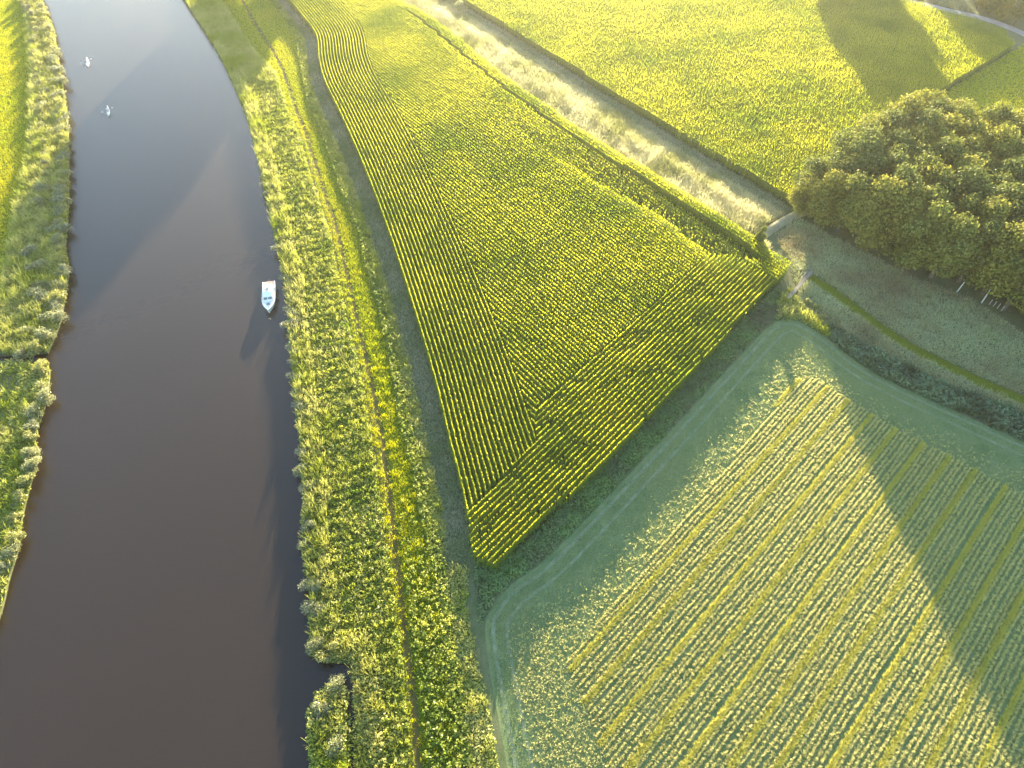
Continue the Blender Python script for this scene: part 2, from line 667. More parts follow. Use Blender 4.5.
left_edge_up = [(28, -40), (41, 0), (53, 30), (59, 67), (66, 110), (68, 143), (68, 200), (65, 247), (68, 266), (66, 289), (59, 323), (47, 352)]
left_edge_low = [(46, 364), (49, 373), (44, 406), (34, 436), (38, 453), (28, 489), (21, 519), (18, 545), (8, 579), (2, 605), (-6, 630), (-30, 700)]
LU = smooth(GP(left_edge_up), 4)
LL = smooth(GP(left_edge_low), 4)
left_up = np.vstack([[(-240, 330)], LU, GP([(0, 355), (-160, 362)]), [(-900, 60), (-900, 1200), (-340, 600)]])
left_low = np.vstack([GP([(-160, 368), (0, 361)]), LL, [(-110, -100), (-900, -300), (-900, 50)]])
o = sheet('west_bank_land', left_up, 0.0, M_meadow, 1.6)
tag(o, 'west river bank above the side ditch', 'land', kind='structure')
o = sheet('west_bank_land', left_low, 0.0, M_meadow, 1.6)
tag(o, 'west river bank below the side ditch', 'land', kind='structure')

# grass meadow strips
west_grass_edge = smooth(GP([(16, -40), (24, 0), (28, 40), (31, 83), (28, 150), (16, 207), (5, 256), (1, 300), (-20, 340)]), 4)
o = sheet('grass_field', np.vstack([west_grass_edge, [(-260, 95), (-260, 280)]]), 0.006, M_grass)
tag(o, 'bright green grass field west of the river', 'grass field', kind='structure')
o = sheet('grass_field', np.vstack([track_line[:], bright_edge[::-1]]), 0.006, M_grass)
tag(o, 'bright mown grass strip east of the bank path', 'grass strip', kind='structure')
o = sheet('grass_field', np.vstack([offset(track_line[:22], 5.5), track_line[:22][::-1]]), 0.006, M_grass)
tag(o, 'mown grass between the reed bed and the bank path', 'grass strip', kind='structure')
far_grass = np.vstack([GP([(934, 99), (1028, 42)]), [(230, 255), (260, 100)], GP([(1024, 200), (935, 150)])])
o = sheet('grass_field', far_grass, 0.006, M_grass)
tag(o, 'green pasture beyond the wood', 'grass field', kind='structure')
o = strip('path', track_line, -0.4, 0.42, 0.012, M_path)
tag(o, 'narrow trodden earth path along the east river bank', 'path', kind='structure')

# the cut field
field_poly = np.vstack([field_edge, [(140, 30), (140, -60), (0, -60)]])
o = sheet('cut_field', field_poly, 0.008, M_stub)
tag(o, 'pale cut field with rows of mown crop', 'field', kind='structure')
for d, wd in ((1.0, 0.5), (2.7, 0.4)):
    o = strip('wheel_track', field_edge, d - wd / 2, d + wd / 2, 0.014 + d * 0.0005, M_track)
    tag(o, 'pale wheel track rounding the cut field about %d metres in' % round(d), 'track', kind='structure')

# maize ground
maize_poly = np.vstack([maize_west, GP([(475, 558), (495, 566), (518, 546), (563, 503), (600, 467), (776, 284)], 1.3), maize_north_east[::-1]])
o = sheet('maize_field', maize_poly, 0.008, M_soil)
tag(o, 'bare soil of the wedge shaped maize field', 'field', kind='structure')
far_poly = np.vstack([far_edge, GP([(835, 196), (875, 172), (905, 145)]), GP([(935, 97), (1013, 49), (1000, 33), (978, 25), (955, 19), (935, 14), (905, 4), (880, -8)], 0.4), [(70, 250), (-10, 262)]])
o = sheet('maize_field', far_poly, 0.008, M_soil)
tag(o, 'bare soil of the far maize field beyond the reed swath', 'field', kind='structure')
road_line = smooth(GP([(880, -14), (905, -2), (935, 7), (955, 12), (978, 17), (1000, 24), (1024, 34), (1070, 56)]), 5)
o = strip('road', road_line, -1.4, 1.4, 0.016, M_road)
tag(o, 'narrow pale lane along the far field in the top corner', 'road', kind='structure')

# olive weed-covered channel in the meadow
M_weed = ground_mat('duckweed_channel', (0.13, 0.15, 0.010), (0.19, 0.20, 0.016), 0.4, bump=0.1)
o = strip('weed_channel', channel, -1.0, 1.0, 0.010, M_weed)
tag(o, 'narrow olive green weed covered channel across the meadow', 'channel', kind='structure')

# causeway: low earth bank across the reed swath
cw = smooth(GP([(757, 238), (766, 231), (780, 222), (797, 213), (812, 207)], 0.5), 6)
A = [offset(cw, d) for d in (-1.1, -0.5, 0.5, 1.1)]
V = np.zeros((4 * len(cw), 3))
for k in range(4):
    V[k::4, :2] = A[k]
    V[k::4, 2] = (0.0, 0.75, 0.75, 0.0)[k]
i = np.arange(len(cw) - 1)
Q = np.concatenate([np.column_stack([4 * i + k, 4 * i + k + 1, 4 * i + k + 5, 4 * i + k + 4])[:, ::-1] for k in range(3)])
me = quad_mesh('causeway', V, Q, mat=M_earth)
if me.polygons[len(cw)].normal.z < 0:
    me.flip_normals()
o = link('causeway', me)
tag(o, 'pale dry earth causeway crossing the reed swath to the wood', 'causeway', kind='structure')

# ================================================================== crops and wild plants (uncountable: one object per stand)
L_maize = leaf_mat('maize_leaves', (0.19, 0.26, 0.010), (0.30, 0.34, 0.012), tip=(0.48, 0.48, 0.028), trans=0.6, patch=(0.20, 0.27, 0.012), patch_scale=0.05, gloss=0.03)
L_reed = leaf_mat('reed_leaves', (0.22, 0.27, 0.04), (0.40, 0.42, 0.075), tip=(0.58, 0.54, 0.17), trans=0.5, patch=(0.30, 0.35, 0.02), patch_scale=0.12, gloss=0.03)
L_herb = leaf_mat('bank_herb_leaves', (0.18, 0.26, 0.012), (0.42, 0.44, 0.02), tip=(0.55, 0.54, 0.08), trans=0.55, patch=(0.16, 0.24, 0.015), patch_scale=0.15, gloss=0.03)
L_grass = leaf_mat('mown_grass_leaves', (0.38, 0.44, 0.007), (0.52, 0.52, 0.009), trans=0.65, patch=(0.60, 0.54, 0.010), patch_scale=0.06, gloss=0.02)
L_dry = leaf_mat('dry_swath_grass', (0.38, 0.37, 0.18), (0.52, 0.48, 0.24), tip=(0.68, 0.62, 0.34), trans=0.5, patch=(0.30, 0.31, 0.10), patch_scale=0.10, gloss=0.03)
L_marsh = leaf_mat('marsh_grass', (0.22, 0.31, 0.09), (0.42, 0.46, 0.19), tip=(0.66, 0.65, 0.34), trans=0.4, patch=(0.38, 0.30, 0.14), patch_scale=0.06, gloss=0.03)
L_ditch = leaf_mat('ditch_grass', (0.22, 0.27, 0.13), (0.34, 0.36, 0.20), tip=(0.44, 0.43, 0.28), trans=0.4, patch=(0.18, 0.27, 0.09), patch_scale=0.1, gloss=0.03)
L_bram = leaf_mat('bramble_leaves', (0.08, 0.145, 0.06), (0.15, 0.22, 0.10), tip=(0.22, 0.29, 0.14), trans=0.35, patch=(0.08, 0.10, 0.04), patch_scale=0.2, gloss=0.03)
L_sedge = leaf_mat('green_sedge', (0.09, 0.20, 0.04), (0.17, 0.28, 0.065), tip=(0.24, 0.35, 0.10), trans=0.4, patch=(0.16, 0.17, 0.08), patch_scale=0.15, gloss=0.03)
L_hay = leaf_mat('cut_hay', (0.56, 0.52, 0.19), (0.80, 0.73, 0.33), trans=0.55, gloss=0.02)
L_stub = leaf_mat('yellow_stubble', (0.58, 0.54, 0.11), (0.74, 0.68, 0.17), trans=0.55, gloss=0.02)
L_after = leaf_mat('short_regrowth', (0.24, 0.31, 0.10), (0.41, 0.44, 0.165), trans=0.4, gloss=0.02)

rt = np.random.default_rng(5)
T_maize = [maize_plant(rt, 7) for _ in range(6)]
T_maize_far = [maize_plant(rt, 6) for _ in range(5)]
T_reed = [blades(12, 1.7, 0.30, 0.075, 0.45, rt) for _ in range(6)]
T_herb = [blades(10, 0.8, 0.32, 0.11, 0.5, rt) for _ in range(6)]
T_grass = [blades(11, 0.30, 0.28, 0.06, 0.8, rt, segs=1) for _ in range(5)]
T_dry = [blades(12, 1.0, 0.36, 0.07, 0.7, rt) for _ in range(6)]
T_lump = [lump(rt, 34, 0.55, 0.8) for _ in range(8)]
T_bram = [blades(14, 1.0, 0.45, 0.16, 0.7, rt) for _ in range(5)]
T_hay = [hay_wad(9, rt) for _ in range(8)]
T_stub = [blades(7, 0.12, 0.2, 0.05, 0.5, rt, segs=1) for _ in range(5)]
T_row = [blades(9, 0.24, 0.26, 0.07, 0.7, rt, segs=1) for _ in range(4)]
T_strip = [blades(13, 0.24, 0.22, 0.06, 1.0, rt, segs=1) for _ in range(5)]


def stuff(name, label, cat, *a, **k):
    o = scatter(name, *a, **k)
    return tag(o, label, cat, kind='stuff')


# --- maize, near wedge
poly_C = GP([(469, 509), (509, 471), (534, 445), (536, 408), (600, 353), (706, 258), (736, 258), (776, 284), (600, 467), (563, 503), (518, 546), (495, 566), (475, 558), (469, 540)], 1.3)
line_B_ne = GP([(396, 4), (440, 50), (500, 117), (560, 163), (600, 187), (660, 218), (706, 256)], 1.3)


def parallel_rows(poly, ang, row, step, rng=RNG):
    d = np.array([math.sin(ang), math.cos(ang)])
    n = np.array([d[1], -d[0]])
    a, b = poly @ d, poly @ n
    aa, bb = np.meshgrid(np.arange(a.min(), a.max(), step), np.arange(b.min(), b.max(), row))
    aa = aa + rng.uniform(-0.35, 0.35, aa.shape) * step
    bb = bb + rng.normal(0, 0.03, bb.shape)
    P = aa.ravel()[:, None] * d + bb.ravel()[:, None] * n
    return P[inpoly(P, poly)]


STEP = 0.23
rowsA = np.vstack([resample(offset(maize_west, -0.3 - 0.75 * k), STEP) for k in range(17)])
rowsA = rowsA + RNG.normal(0, 0.04, rowsA.shape)
rowsA = rowsA[inpoly(rowsA, maize_poly) & ~inpoly(rowsA, poly_C) & (dline(rowsA, maize_north_east) > 3.2)]
rowsB = parallel_rows(maize_poly, math.radians(-38), 0.75, STEP)
region_D = dline(rowsB, maize_north_east) < 3.1
regC = inpoly(rowsB, poly_C)
past = inpoly(rowsB, np.vstack([line_B_ne, maize_north_east[::-1]]))
dA = dline(rowsB, maize_west)
keepB = ~regC & ~past & ~region_D & (dA > 12.7)
sparse = rowsB[past & ~region_D & (dline(rowsB, maize_north_east) > 3.9)]
sparse = sparse[(RNG.uniform(size=len(sparse)) < np.clip(1.0 - 0.010 * (150 - sparse[:, 1]), 0.5, 1) + 0.2 * nz(sparse, 7, 3))]
rowsD = rowsB[region_D]
rowsB = rowsB[keepB]
rowsC = parallel_rows(poly_C, math.radians(42.3), 0.75, STEP)
gap = nz(rowsC, 9, 8) - 0.5 * nz(rowsC, 3.5, 9)
rowsC = rowsC[RNG.uniform(size=len(rowsC)) < np.clip(1.1 - 0.7 * np.clip(gap - 0.3, 0, 1), 0.8, 1)]
Pm = np.vstack([rowsA, rowsB, rowsC, rowsD])
Pm = Pm[in_view(Pm, 60)]
hm = 0.92 - 0.12 * np.clip((nz(Pm, 9, 8) - 0.5 * nz(Pm, 3.5, 9)) - 0.25, 0, 0.6) * inpoly(Pm, poly_C) + RNG.uniform(-0.07, 0.07, len(Pm))
stuff('maize_crop', 'tall ripening maize in straight rows filling the wedge shaped field', 'maize', Pm, T_maize, L_maize, sc=np.ones(len(Pm)) * 0.95, scz=hm, tint=RNG.uniform(-0.12, 0.12, len(Pm)) + 0.12 * nz(Pm, 30, 3))
stuff('maize_crop', 'thin low maize in the gappy strip inside the hedge-like outer row', 'maize', sparse, T_maize, L_maize, sc=np.full(len(sparse), 0.8), scz=0.62 + 0.25 * np.clip((sparse[:, 1] - 115) / 25, 0, 1) + 0.15 * RNG.uniform(size=len(sparse)))

Pw = grid_points(np.vstack([line_B_ne, maize_north_east[::-1]]), 0.5)
dw = dline(Pw, maize_north_east)
Pw = Pw[(dw > 4.2) & in_view(Pw, 30) & ~inpoly(Pw, poly_C) & (RNG.uniform(size=len(Pw)) < 0.75)]
stuff('weeds', 'leafy green weeds filling the gappy strip of the maize field', 'weeds', Pw, T_lump, L_maize, sc=RNG.uniform(0.7, 1.1, len(Pw)), scz=np.clip(0.9 + 0.6 * nz(Pw, 5, 17, 2), 0.4, 1.6))

# --- maize, far field
Pf = parallel_rows(far_poly, math.radians(-37), 0.75, 0.34)
Pf = Pf[in_view(Pf, 50)]
df = dline(Pf, far_edge)
stuff('maize_crop', 'tall yellow green maize covering the far field beyond the swath', 'maize', Pf, T_maize_far, L_maize, sc=np.full(len(Pf), 1.08), scz=0.90 + 0.03 * nz(Pf, 18, 5) + RNG.uniform(-0.07, 0.07, len(Pf)), tint=RNG.uniform(-0.12, 0.12, len(Pf)))

# --- reed bed on the east bank, water's edge to path
reed_right = smooth(GP([(210, -20), (225, 6), (239, 28), (255, 52), (276, 75), (288, 112), (298, 133), (314, 187), (329, 233), (344, 306), (361, 379), (370, 433),
                        (381, 503), (393, 612), (404, 692), (412, 800)]), 5)
belt = np.vstack([right_bank, inlet, reed_right[::-1]])
P = grid_points(belt, 0.33)
P = P[in_view(P, 40)]
dr = dline(P, right_bank)
dr2 = np.minimum(dr, dline(P, inlet))
edge = dr2 < 3.2
clump = nz(P, 3.2, 31, 3)
hP = np.where(edge, 0.95, 0.62) + 0.16 * clump + 0.30 * nz(P, 1.5, 34, 2)
up = P[:, 1] > 165
hP = np.where(up, 0.85 + 0.15 * clump, hP)
inl = dline(P, inlet)
kp = inl > 0.1
P, hP, edge, up, clump, inl = P[kp], hP[kp], edge[kp], up[kp], clump[kp], inl[kp]
hP = np.where(inl < 1.3, 0.7, hP)
isreed = edge | up | (nz(P, 2.2, 33, 2) + RNG.normal(0, 0.35, len(P)) > 0.2)
Pr, hr = P[isreed], np.clip(hP[isreed], 0.2, 1.35)
stuff('reed_bed', 'pale reed bed between the river and the bank path', 'reeds', Pr, T_reed[:2] + T_lump[:6], L_reed, sc=RNG.uniform(0.65, 0.95, len(Pr)), scz=hr * RNG.uniform(0.8, 1.3, len(Pr)))
Ph = P[~isreed]
stuff('bank_herbs', 'yellow green nettles and herbs among the bank reeds', 'herbs', Ph, T_herb[:2] + T_lump, L_herb, sc=RNG.uniform(0.5, 0.9, len(Ph)), scz=np.clip(0.8 + 0.5 * nz(Ph, 1.5, 77, 2), 0.25, 1.4))

# --- spit
P = grid_points(spit, 0.42)
P = P[in_view(P, 40)]
stuff('reed_bed', 'pale reed clump on the narrow spit by the boat inlet', 'reeds', P, T_reed[:2] + T_lump[:5], L_reed, sc=np.full(len(P), 1.0), scz=(0.95 + 0.25 * nz(P, 3, 41)) * RNG.uniform(0.8, 1.15, len(P)))

# --- grass strips
poly = np.vstack([offset(track_line, 1.3), bright_edge[::-1]])
P = grid_points(poly, 0.34)
P = P[in_view(P, 30)]
dt = dline(P, track_line)
P = P[(dt > 0.48 + 0.15 * nz(P, 3, 55)) | (RNG.uniform(size=len(P)) < 0.12)]
tall = np.clip((110 - P[:, 1]) / 60, 0, 1)
stuff('grass', 'bright yellow green grass beside the riverside path', 'grass', P, T_grass, L_grass, sc=RNG.uniform(0.8, 1.3, len(P)), scz=(0.8 + 0.9 * tall * np.clip(0.5 + nz(P, 3, 51), 0, 1.5)) * RNG.uniform(0.7, 1.3, len(P)))
Px = P[(P[:, 1] < 48) & (RNG.uniform(size=len(P)) < np.clip((48 - P[:, 1]) / 20, 0, 1) * 0.55) & (dt[:0].size == 0)]
Px = Px[dline(Px, track_line) > 0.8]
stuff('bank_herbs', 'leafy herbs growing through the lower end of the grass strip', 'herbs', Px, T_lump, L_herb, sc=RNG.uniform(0.6, 1.0, len(Px)), scz=RNG.uniform(0.5, 1.1, len(Px)))
poly = np.vstack([reed_right[:30], offset(track_line, 1.2)[:30][::-1]])
P = grid_points(poly, 0.4)
stuff('grass', 'mown grass between the upper reed bed and the path', 'grass', P, T_grass, L_grass, sc=RNG.uniform(0.8, 1.3, len(P)))
poly = np.vstack([west_grass_edge, [(-170, 95), (-190, 260)]])
P = grid_points(poly, 0.42)
P = P[in_view(P, 25)]
stuff('grass', 'bright sunlit grass of the field west of the river', 'grass', P, T_grass, L_grass, sc=RNG.uniform(0.9, 1.4, len(P)))
P = grid_points(far_grass, 0.5)
P = P[in_view(P, 20)]
stuff('grass', 'short green grass of the pasture beyond the wood', 'grass', P, T_grass, L_grass, sc=RNG.uniform(0.9, 1.3, len(P)))

# --- herbs, reeds and ditch between the bright grass strip and the maize
mw_ext = np.vstack([maize_west, smooth(GP([(469, 540), (466, 600), (474, 650), (486, 699), (497, 768), (505, 850)], 0.5), 4)[1:]])
poly = np.vstack([bright_edge, mw_ext[::-1]])
P = grid_points(poly, 0.42)
P = P[in_view(P, 30)]
db, dm = dline(P, bright_edge), dline(P, mw_ext)
near_ditch = (dm < 3.1) & (P[:, 1] > 38)
green = db < 1.5
mid = ~near_ditch & ~green
Pg = P[green]
stuff('bank_herbs', 'dark green herbs along the shaded edge of the grass strip', 'herbs', Pg, T_lump, L_herb, sc=RNG.uniform(0.7, 1.1, len(Pg)), scz=RNG.uniform(0.5, 1.0, len(Pg)))
Pq = P[mid]
stuff('reed_bed', 'pale line of reeds between the grass strip and the maize ditch', 'reeds', Pq, T_reed[:2] + T_lump[:4], L_reed, sc=np.full(len(Pq), 0.9), scz=np.clip(0.55 + 0.3 * nz(Pq, 4, 61, 3), 0.25, 1.0) * RNG.uniform(0.75, 1.15, len(Pq)))
Pd = P[near_ditch]
stuff('ditch_grass', 'grey ditch grass along the west side of the maize', 'grass', Pd, T_dry, L_ditch, sc=RNG.uniform(0.7, 1.0, len(Pd)), scz=RNG.uniform(0.25, 0.6, len(Pd)))

# --- ditch strip between maize and cut field
poly = np.vstack([GP([(469, 545), (495, 568), (518, 548), (563, 505), (600, 469), (776, 286), (797, 300), (797, 321)], 0.3), field_edge[(np.abs(field_edge[:, 0] - G(797, 321)[0])).argmin() - 1:0:-1]])
P = grid_points(poly, 0.4)
P = P[in_view(P, 30) & (dline(P, field_edge) > 0.4)]
P = P[dline(P, mw_ext[len(maize_west):]) > 1.0] if len(P) else P
stuff('ditch_grass', 'dark rough grass in the ditch between the maize and the cut field', 'grass', P, T_dry[:3] + T_lump[:4], L_sedge, sc=RNG.uniform(0.8, 1.1, len(P)), scz=np.clip(0.55 + 0.3 * nz(P, 4, 71), 0.25, 1.1))

# --- dry reed swath between the two maize fields
poly = np.vstack([maize_north_east[:-2], GP([(760, 238), (772, 226), (800, 211)]), far_edge[::-1][1:]])
P = grid_points(poly, 0.44)
P = P[in_view(P, 30)]
P = P[dline(P, cw) > 1.3]
dfar = dline(P, far_edge)
ditch = dfar < 3.2
Ps = P[~ditch]
stuff('dry_grass', 'pale dry grass swath between the two maize fields', 'grass', Ps, T_dry, L_dry, sc=RNG.uniform(0.9, 1.2, len(Ps)), scz=np.clip(1.75 + 0.4 * nz(Ps, 6, 81, 3), 0.8, 2.3) * np.clip(dfar[~ditch] / 9, 0.5, 1) * RNG.uniform(0.8, 1.1, len(Ps)))
Ps = P[ditch]
stuff('ditch_grass', 'grey grass in the ditch below the far maize', 'grass', Ps, T_dry, L_ditch, sc=RNG.uniform(0.7, 1.0, len(Ps)), scz=RNG.uniform(0.2, 0.5, len(Ps)))

# --- rough marsh meadow in the wood's shade
hedge_top = smooth(GP([(800, 306), (831, 327), (878, 352), (935, 381), (975, 396), (1024, 414), (1090, 440)]), 4)
poly = np.vstack([GP([(776, 235), (797, 219), (850, 247), (917, 280), (970, 300), (1024, 336), (1090, 380)]), GP([(1090, 440), (1024, 414), (975, 396), (935, 381), (878, 352), (831, 327), (800, 306), (792, 270)])])
P = grid_points(poly, 0.4)
P = P[in_view(P, 40)]
P = P[(dline(P, channel) > 1.15) & (dline(P, cw) > 1.3)]
m = nz(P, 12, 91, 3)
stuff('marsh_grass', 'mixed pale and rusty marsh grass in front of the wood', 'grass', P, T_dry, L_marsh, sc=RNG.uniform(0.8, 1.1, len(P)), scz=np.clip(0.5 + 0.3 * nz(P, 4, 92, 3), 0.2, 1.0))
P = grid_points(band(channel, -1.0, 1.0), 0.3)
stuff('channel_weed', 'short olive weed growing over the meadow channel', 'weed', P, T_stub, leaf_mat('channel_weed_leaves', (0.20, 0.23, 0.012), (0.28, 0.30, 0.018), trans=0.3), sc=np.full(len(P), 1.3), z=0.01)

# --- bramble and sedge belt along the cut field's north east side
fe = field_edge[field_edge[:, 0] > G(797, 321)[0] - 0.2]
poly = np.vstack([hedge_top, fe[::-1], GP([(776, 322), (778, 300), (790, 288)])])
P = grid_points(poly, 0.42)
P = P[in_view(P, 40) & (dline(P, field_edge) > 0.35)]
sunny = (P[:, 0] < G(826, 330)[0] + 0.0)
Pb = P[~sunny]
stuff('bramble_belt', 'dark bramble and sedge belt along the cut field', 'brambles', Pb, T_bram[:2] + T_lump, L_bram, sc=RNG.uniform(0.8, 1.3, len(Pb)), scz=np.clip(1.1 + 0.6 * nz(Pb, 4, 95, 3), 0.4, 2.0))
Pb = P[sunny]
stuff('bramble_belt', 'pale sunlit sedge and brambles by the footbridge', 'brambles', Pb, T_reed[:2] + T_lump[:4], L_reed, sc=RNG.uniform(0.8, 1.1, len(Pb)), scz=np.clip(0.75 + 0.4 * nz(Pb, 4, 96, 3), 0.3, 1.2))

# --- cut field rows
rows_poly = np.vstack([GP([(566, 662), (610, 606), (690, 510), (760, 424), (796, 380), (815, 378), (860, 408), (905, 434), (965, 464), (1024, 496), (1100, 540)]), [(120, 0), (60, -20), (8, -20)], GP([(618, 800), (590, 720)])])
ROW_ANG = math.radians(45)
rd = np.array([math.sin(ROW_ANG), math.cos(ROW_ANG)])
rn = np.array([rd[1], -rd[0]])
PERIOD = 3.85
lo, hi = (rows_poly @ rn).min(), (rows_poly @ rn).max()
a_lo, a_hi = (rows_poly @ rd).min(), (rows_poly @ rd).max()
hay, stubs, green_pts = [], [], []
k = 0
for b0 in np.arange(lo, hi, PERIOD):
    k += 1
    jit = RNG.normal(0, 0.12)
    for q, (off, dens, wid) in enumerate(((0.98, 0.40, 0.05), (1.62, 0.40, 0.09), (2.22, 0.36, 0.06), (2.85, 0.40, 0.09), (3.42, 0.36, 0.06))):
        t = np.arange(a_lo, a_hi, dens)
        t = t + RNG.uniform(-0.25, 0.25, len(t)) * dens
        t = np.repeat(t, 6) + RNG.normal(0, 0.15, len(t) * 6)
        wob = 0.08 * np.sin(t / 5.0 + k) + 0.05 * np.sin(t / 1.7 + 3 * q + k)
        hay.append(t[:, None] * rd + (b0 + jit + off + wob + RNG.normal(0, wid, len(t)))[:, None] * rn)
    t = np.repeat(np.arange(a_lo, a_hi, 0.24), 5)
    stubs.append((t + RNG.uniform(-.15, .15, len(t)))[:, None] * rd + (b0 + jit + 0.30 + RNG.uniform(-0.14, 0.14, len(t)))[:, None] * rn)
    t = np.repeat(np.arange(a_lo, a_hi, 0.4), 7)
    green_pts.append((t + RNG.uniform(-.25, .25, len(t)))[:, None] * rd + (b0 + jit + 2.3 + RNG.uniform(-1.5, 1.5, len(t)))[:, None] * rn)


def clipf(L):
    P = np.vstack(L)
    return P[inpoly(P, rows_poly) & in_view(P, 30)]


hay = clipf(hay)
stuff('hay_rows', 'pale cut hay lying in straight rows across the field', 'hay', hay, T_hay + T_row, L_hay, sc=RNG.uniform(0.34, 0.62, len(hay)), scz=RNG.uniform(0.7, 1.2, len(hay)), z=0.01)
stubs = clipf(stubs)
stuff('stubble_strips', 'yellow stubble strips between the hay rows', 'stubble', stubs, T_strip, L_stub, sc=RNG.uniform(0.8, 1.3, len(stubs)), z=0.01)
green_pts = clipf(green_pts)
stuff('regrowth', 'short green regrowth between the hay rows', 'grass', green_pts, T_stub, L_after, sc=RNG.uniform(0.9, 1.5, len(green_pts)), z=0.01)
# headland: loose wads and short regrowth, thicker away from the border
P = grid_points(field_poly, 0.34)
P = P[in_view(P, 25) & ~inpoly(P, rows_poly)]
de = dline(P, field_edge)
P2 = P[(de > 0.5)]
wheel = np.minimum.reduce([np.abs(dline(P2, field_edge) - d) for d in (1.0, 2.7)]) < 0.15
P2 = P2[~wheel | (RNG.uniform(size=len(P2)) < 0.75 + 0.5 * nz(P2, 6, 201))]
stuff('regrowth', 'short green regrowth on the headland round the cut field', 'grass', P2, T_stub, L_after, sc=RNG.uniform(0.8, 1.4, len(P2)), z=0.01)
P3 = grid_points(field_poly, 0.27)
P3 = P3[in_view(P3, 25) & ~inpoly(P3, rows_poly)]
dd = dline(P3, field_edge)
corner = np.clip((36 - P3[:, 1]) / 10, 0, 1) * np.clip((16 - P3[:, 0]) / 6, 0, 1)
pr = np.clip((dd - 4.5 + 2.8 * corner) / (4.5 - 1.5 * corner), 0, 1) * (0.45 + 0.25 * corner + 0.75 * nz(P3, 1.8, 99, 3))
P3 = P3[RNG.uniform(size=len(P3)) < pr]
stuff('loose_hay', 'loose wads of pale cut hay on the headland', 'hay', P3, T_hay, L_hay, sc=RNG.uniform(0.35, 0.65, len(P3)), scz=RNG.uniform(0.6, 1.1, len(P3)), z=0.01)

# --- left bank reeds
poly = np.vstack([west_grass_edge[:-4], GP([(-8, 350), (0, 354)]), LU[::-1]])
P = grid_points(poly, 0.46)
P = P[in_view(P, 30)]
stuff('reed_bed', 'grey green reed bed along the west bank above the side ditch', 'reeds', P, T_reed[:3] + T_lump[:6], L_reed, sc=np.full(len(P), 1.05), scz=np.clip(0.9 + 0.35 * nz(P, 5, 101, 3), 0.3, 1.2) * RNG.uniform(0.8, 1.15, len(P)))
poly = np.vstack([GP([(-60, 364), (0, 362)]), LL, GP([(-60, 690)])])
P = grid_points(poly, 0.46)
P = P[in_view(P, 30)]
dl = dline(P, LL)
Pr = P[(dl < 4.0) | (nz(P, 6, 102) > 0.1)]
stuff('reed_bed', 'pale reed fringe along the west bank below the side ditch', 'reeds', Pr, T_reed[:2] + T_lump[:5], L_reed, sc=np.full(len(Pr), 1.05), scz=np.clip(0.75 + 0.35 * nz(Pr, 5, 103, 3), 0.3, 1.2) * RNG.uniform(0.8, 1.15, len(Pr)))
stuff('grass', 'short green grass patches on the lower west bank', 'grass', P, T_grass, L_grass, sc=RNG.uniform(0.8, 1.3, len(P)))


# ================================================================== trees and bushes
def lobes_for(rng, R, h0, h1, n, squash=0.8):
    L = []
    for i in range(n):
        a = rng.uniform(0, 6.283)
        r = R * math.sqrt(rng.uniform(0.02, 1.0)) * 0.72
        f = 1 - (r / R) ** 2
        z = h0 + (h1 - h0) * (0.12 + 0.78 * rng.uniform(0.1, 1.0) * (0.45 + 0.55 * f))
        s = R * rng.uniform(0.26, 0.58)
        L.append((np.array([r * math.cos(a), r * math.sin(a), z]), s * np.array([1, 1, squash])))
    L.append((np.array([0, 0, h1 - R * 0.4]), R * 0.45 * np.array([1, 1, squash])))
    return L


def leaf_cloud(rng, lobes, n, size, hang=0.0, narrow=0.6):
    """leaf sprays through the volume of the lobes, denser towards their skins"""
    w = np.array([l[1].prod() ** (2 / 3) for l in lobes])
    idx = rng.choice(len(lobes), n, p=w / w.sum())
    d = rng.normal(size=(n, 3))
    d /= np.linalg.norm(d, axis=1)[:, None]
    r = rng.uniform(0.2, 1.0, n) ** 0.5 * rng.normal(1.0, 0.13, n)
    C = np.array([lobes[i][0] for i in idx]) + d * r[:, None] * np.array([lobes[i][1] for i in idx])
    nrm = d * 0.9 + rng.normal(size=(n, 3)) * 0.7 + np.array([0, 0, 0.25])
    nrm /= np.linalg.norm(nrm, axis=1)[:, None]
    t = np.cross(nrm, rng.normal(size=(n, 3)))
    t[:, 2] -= hang
    t /= np.linalg.norm(t, axis=1)[:, None]
    b = np.cross(nrm, t)
    b /= np.linalg.norm(b, axis=1)[:, None] + 1e-9
    s = size * rng.uniform(0.6, 1.3, n)[:, None]
    t, b = t * s, b * s * narrow
    V = np.stack([C - t, C - b * 0.9 + nrm * s * 0.12, C + t, C + b * 0.9 + nrm * s * 0.12], 1).reshape(-1, 3)
    Q = np.arange(4 * n).reshape(-1, 4)
    lob = rng.uniform(0, 1, len(lobes))
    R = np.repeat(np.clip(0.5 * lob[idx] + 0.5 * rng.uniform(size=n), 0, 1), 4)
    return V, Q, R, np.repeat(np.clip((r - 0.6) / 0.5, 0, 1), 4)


M_bark = plain('tree_bark', (0.11, 0.085, 0.06), 0.9, scale=6)
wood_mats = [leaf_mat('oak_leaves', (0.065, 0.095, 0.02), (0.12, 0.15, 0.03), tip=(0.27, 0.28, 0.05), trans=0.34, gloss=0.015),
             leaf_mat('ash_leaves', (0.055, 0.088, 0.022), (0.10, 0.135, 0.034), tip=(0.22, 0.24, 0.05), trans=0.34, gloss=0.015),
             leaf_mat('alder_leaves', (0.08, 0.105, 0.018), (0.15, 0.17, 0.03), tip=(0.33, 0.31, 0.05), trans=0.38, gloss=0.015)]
rb = np.random.default_rng(23)


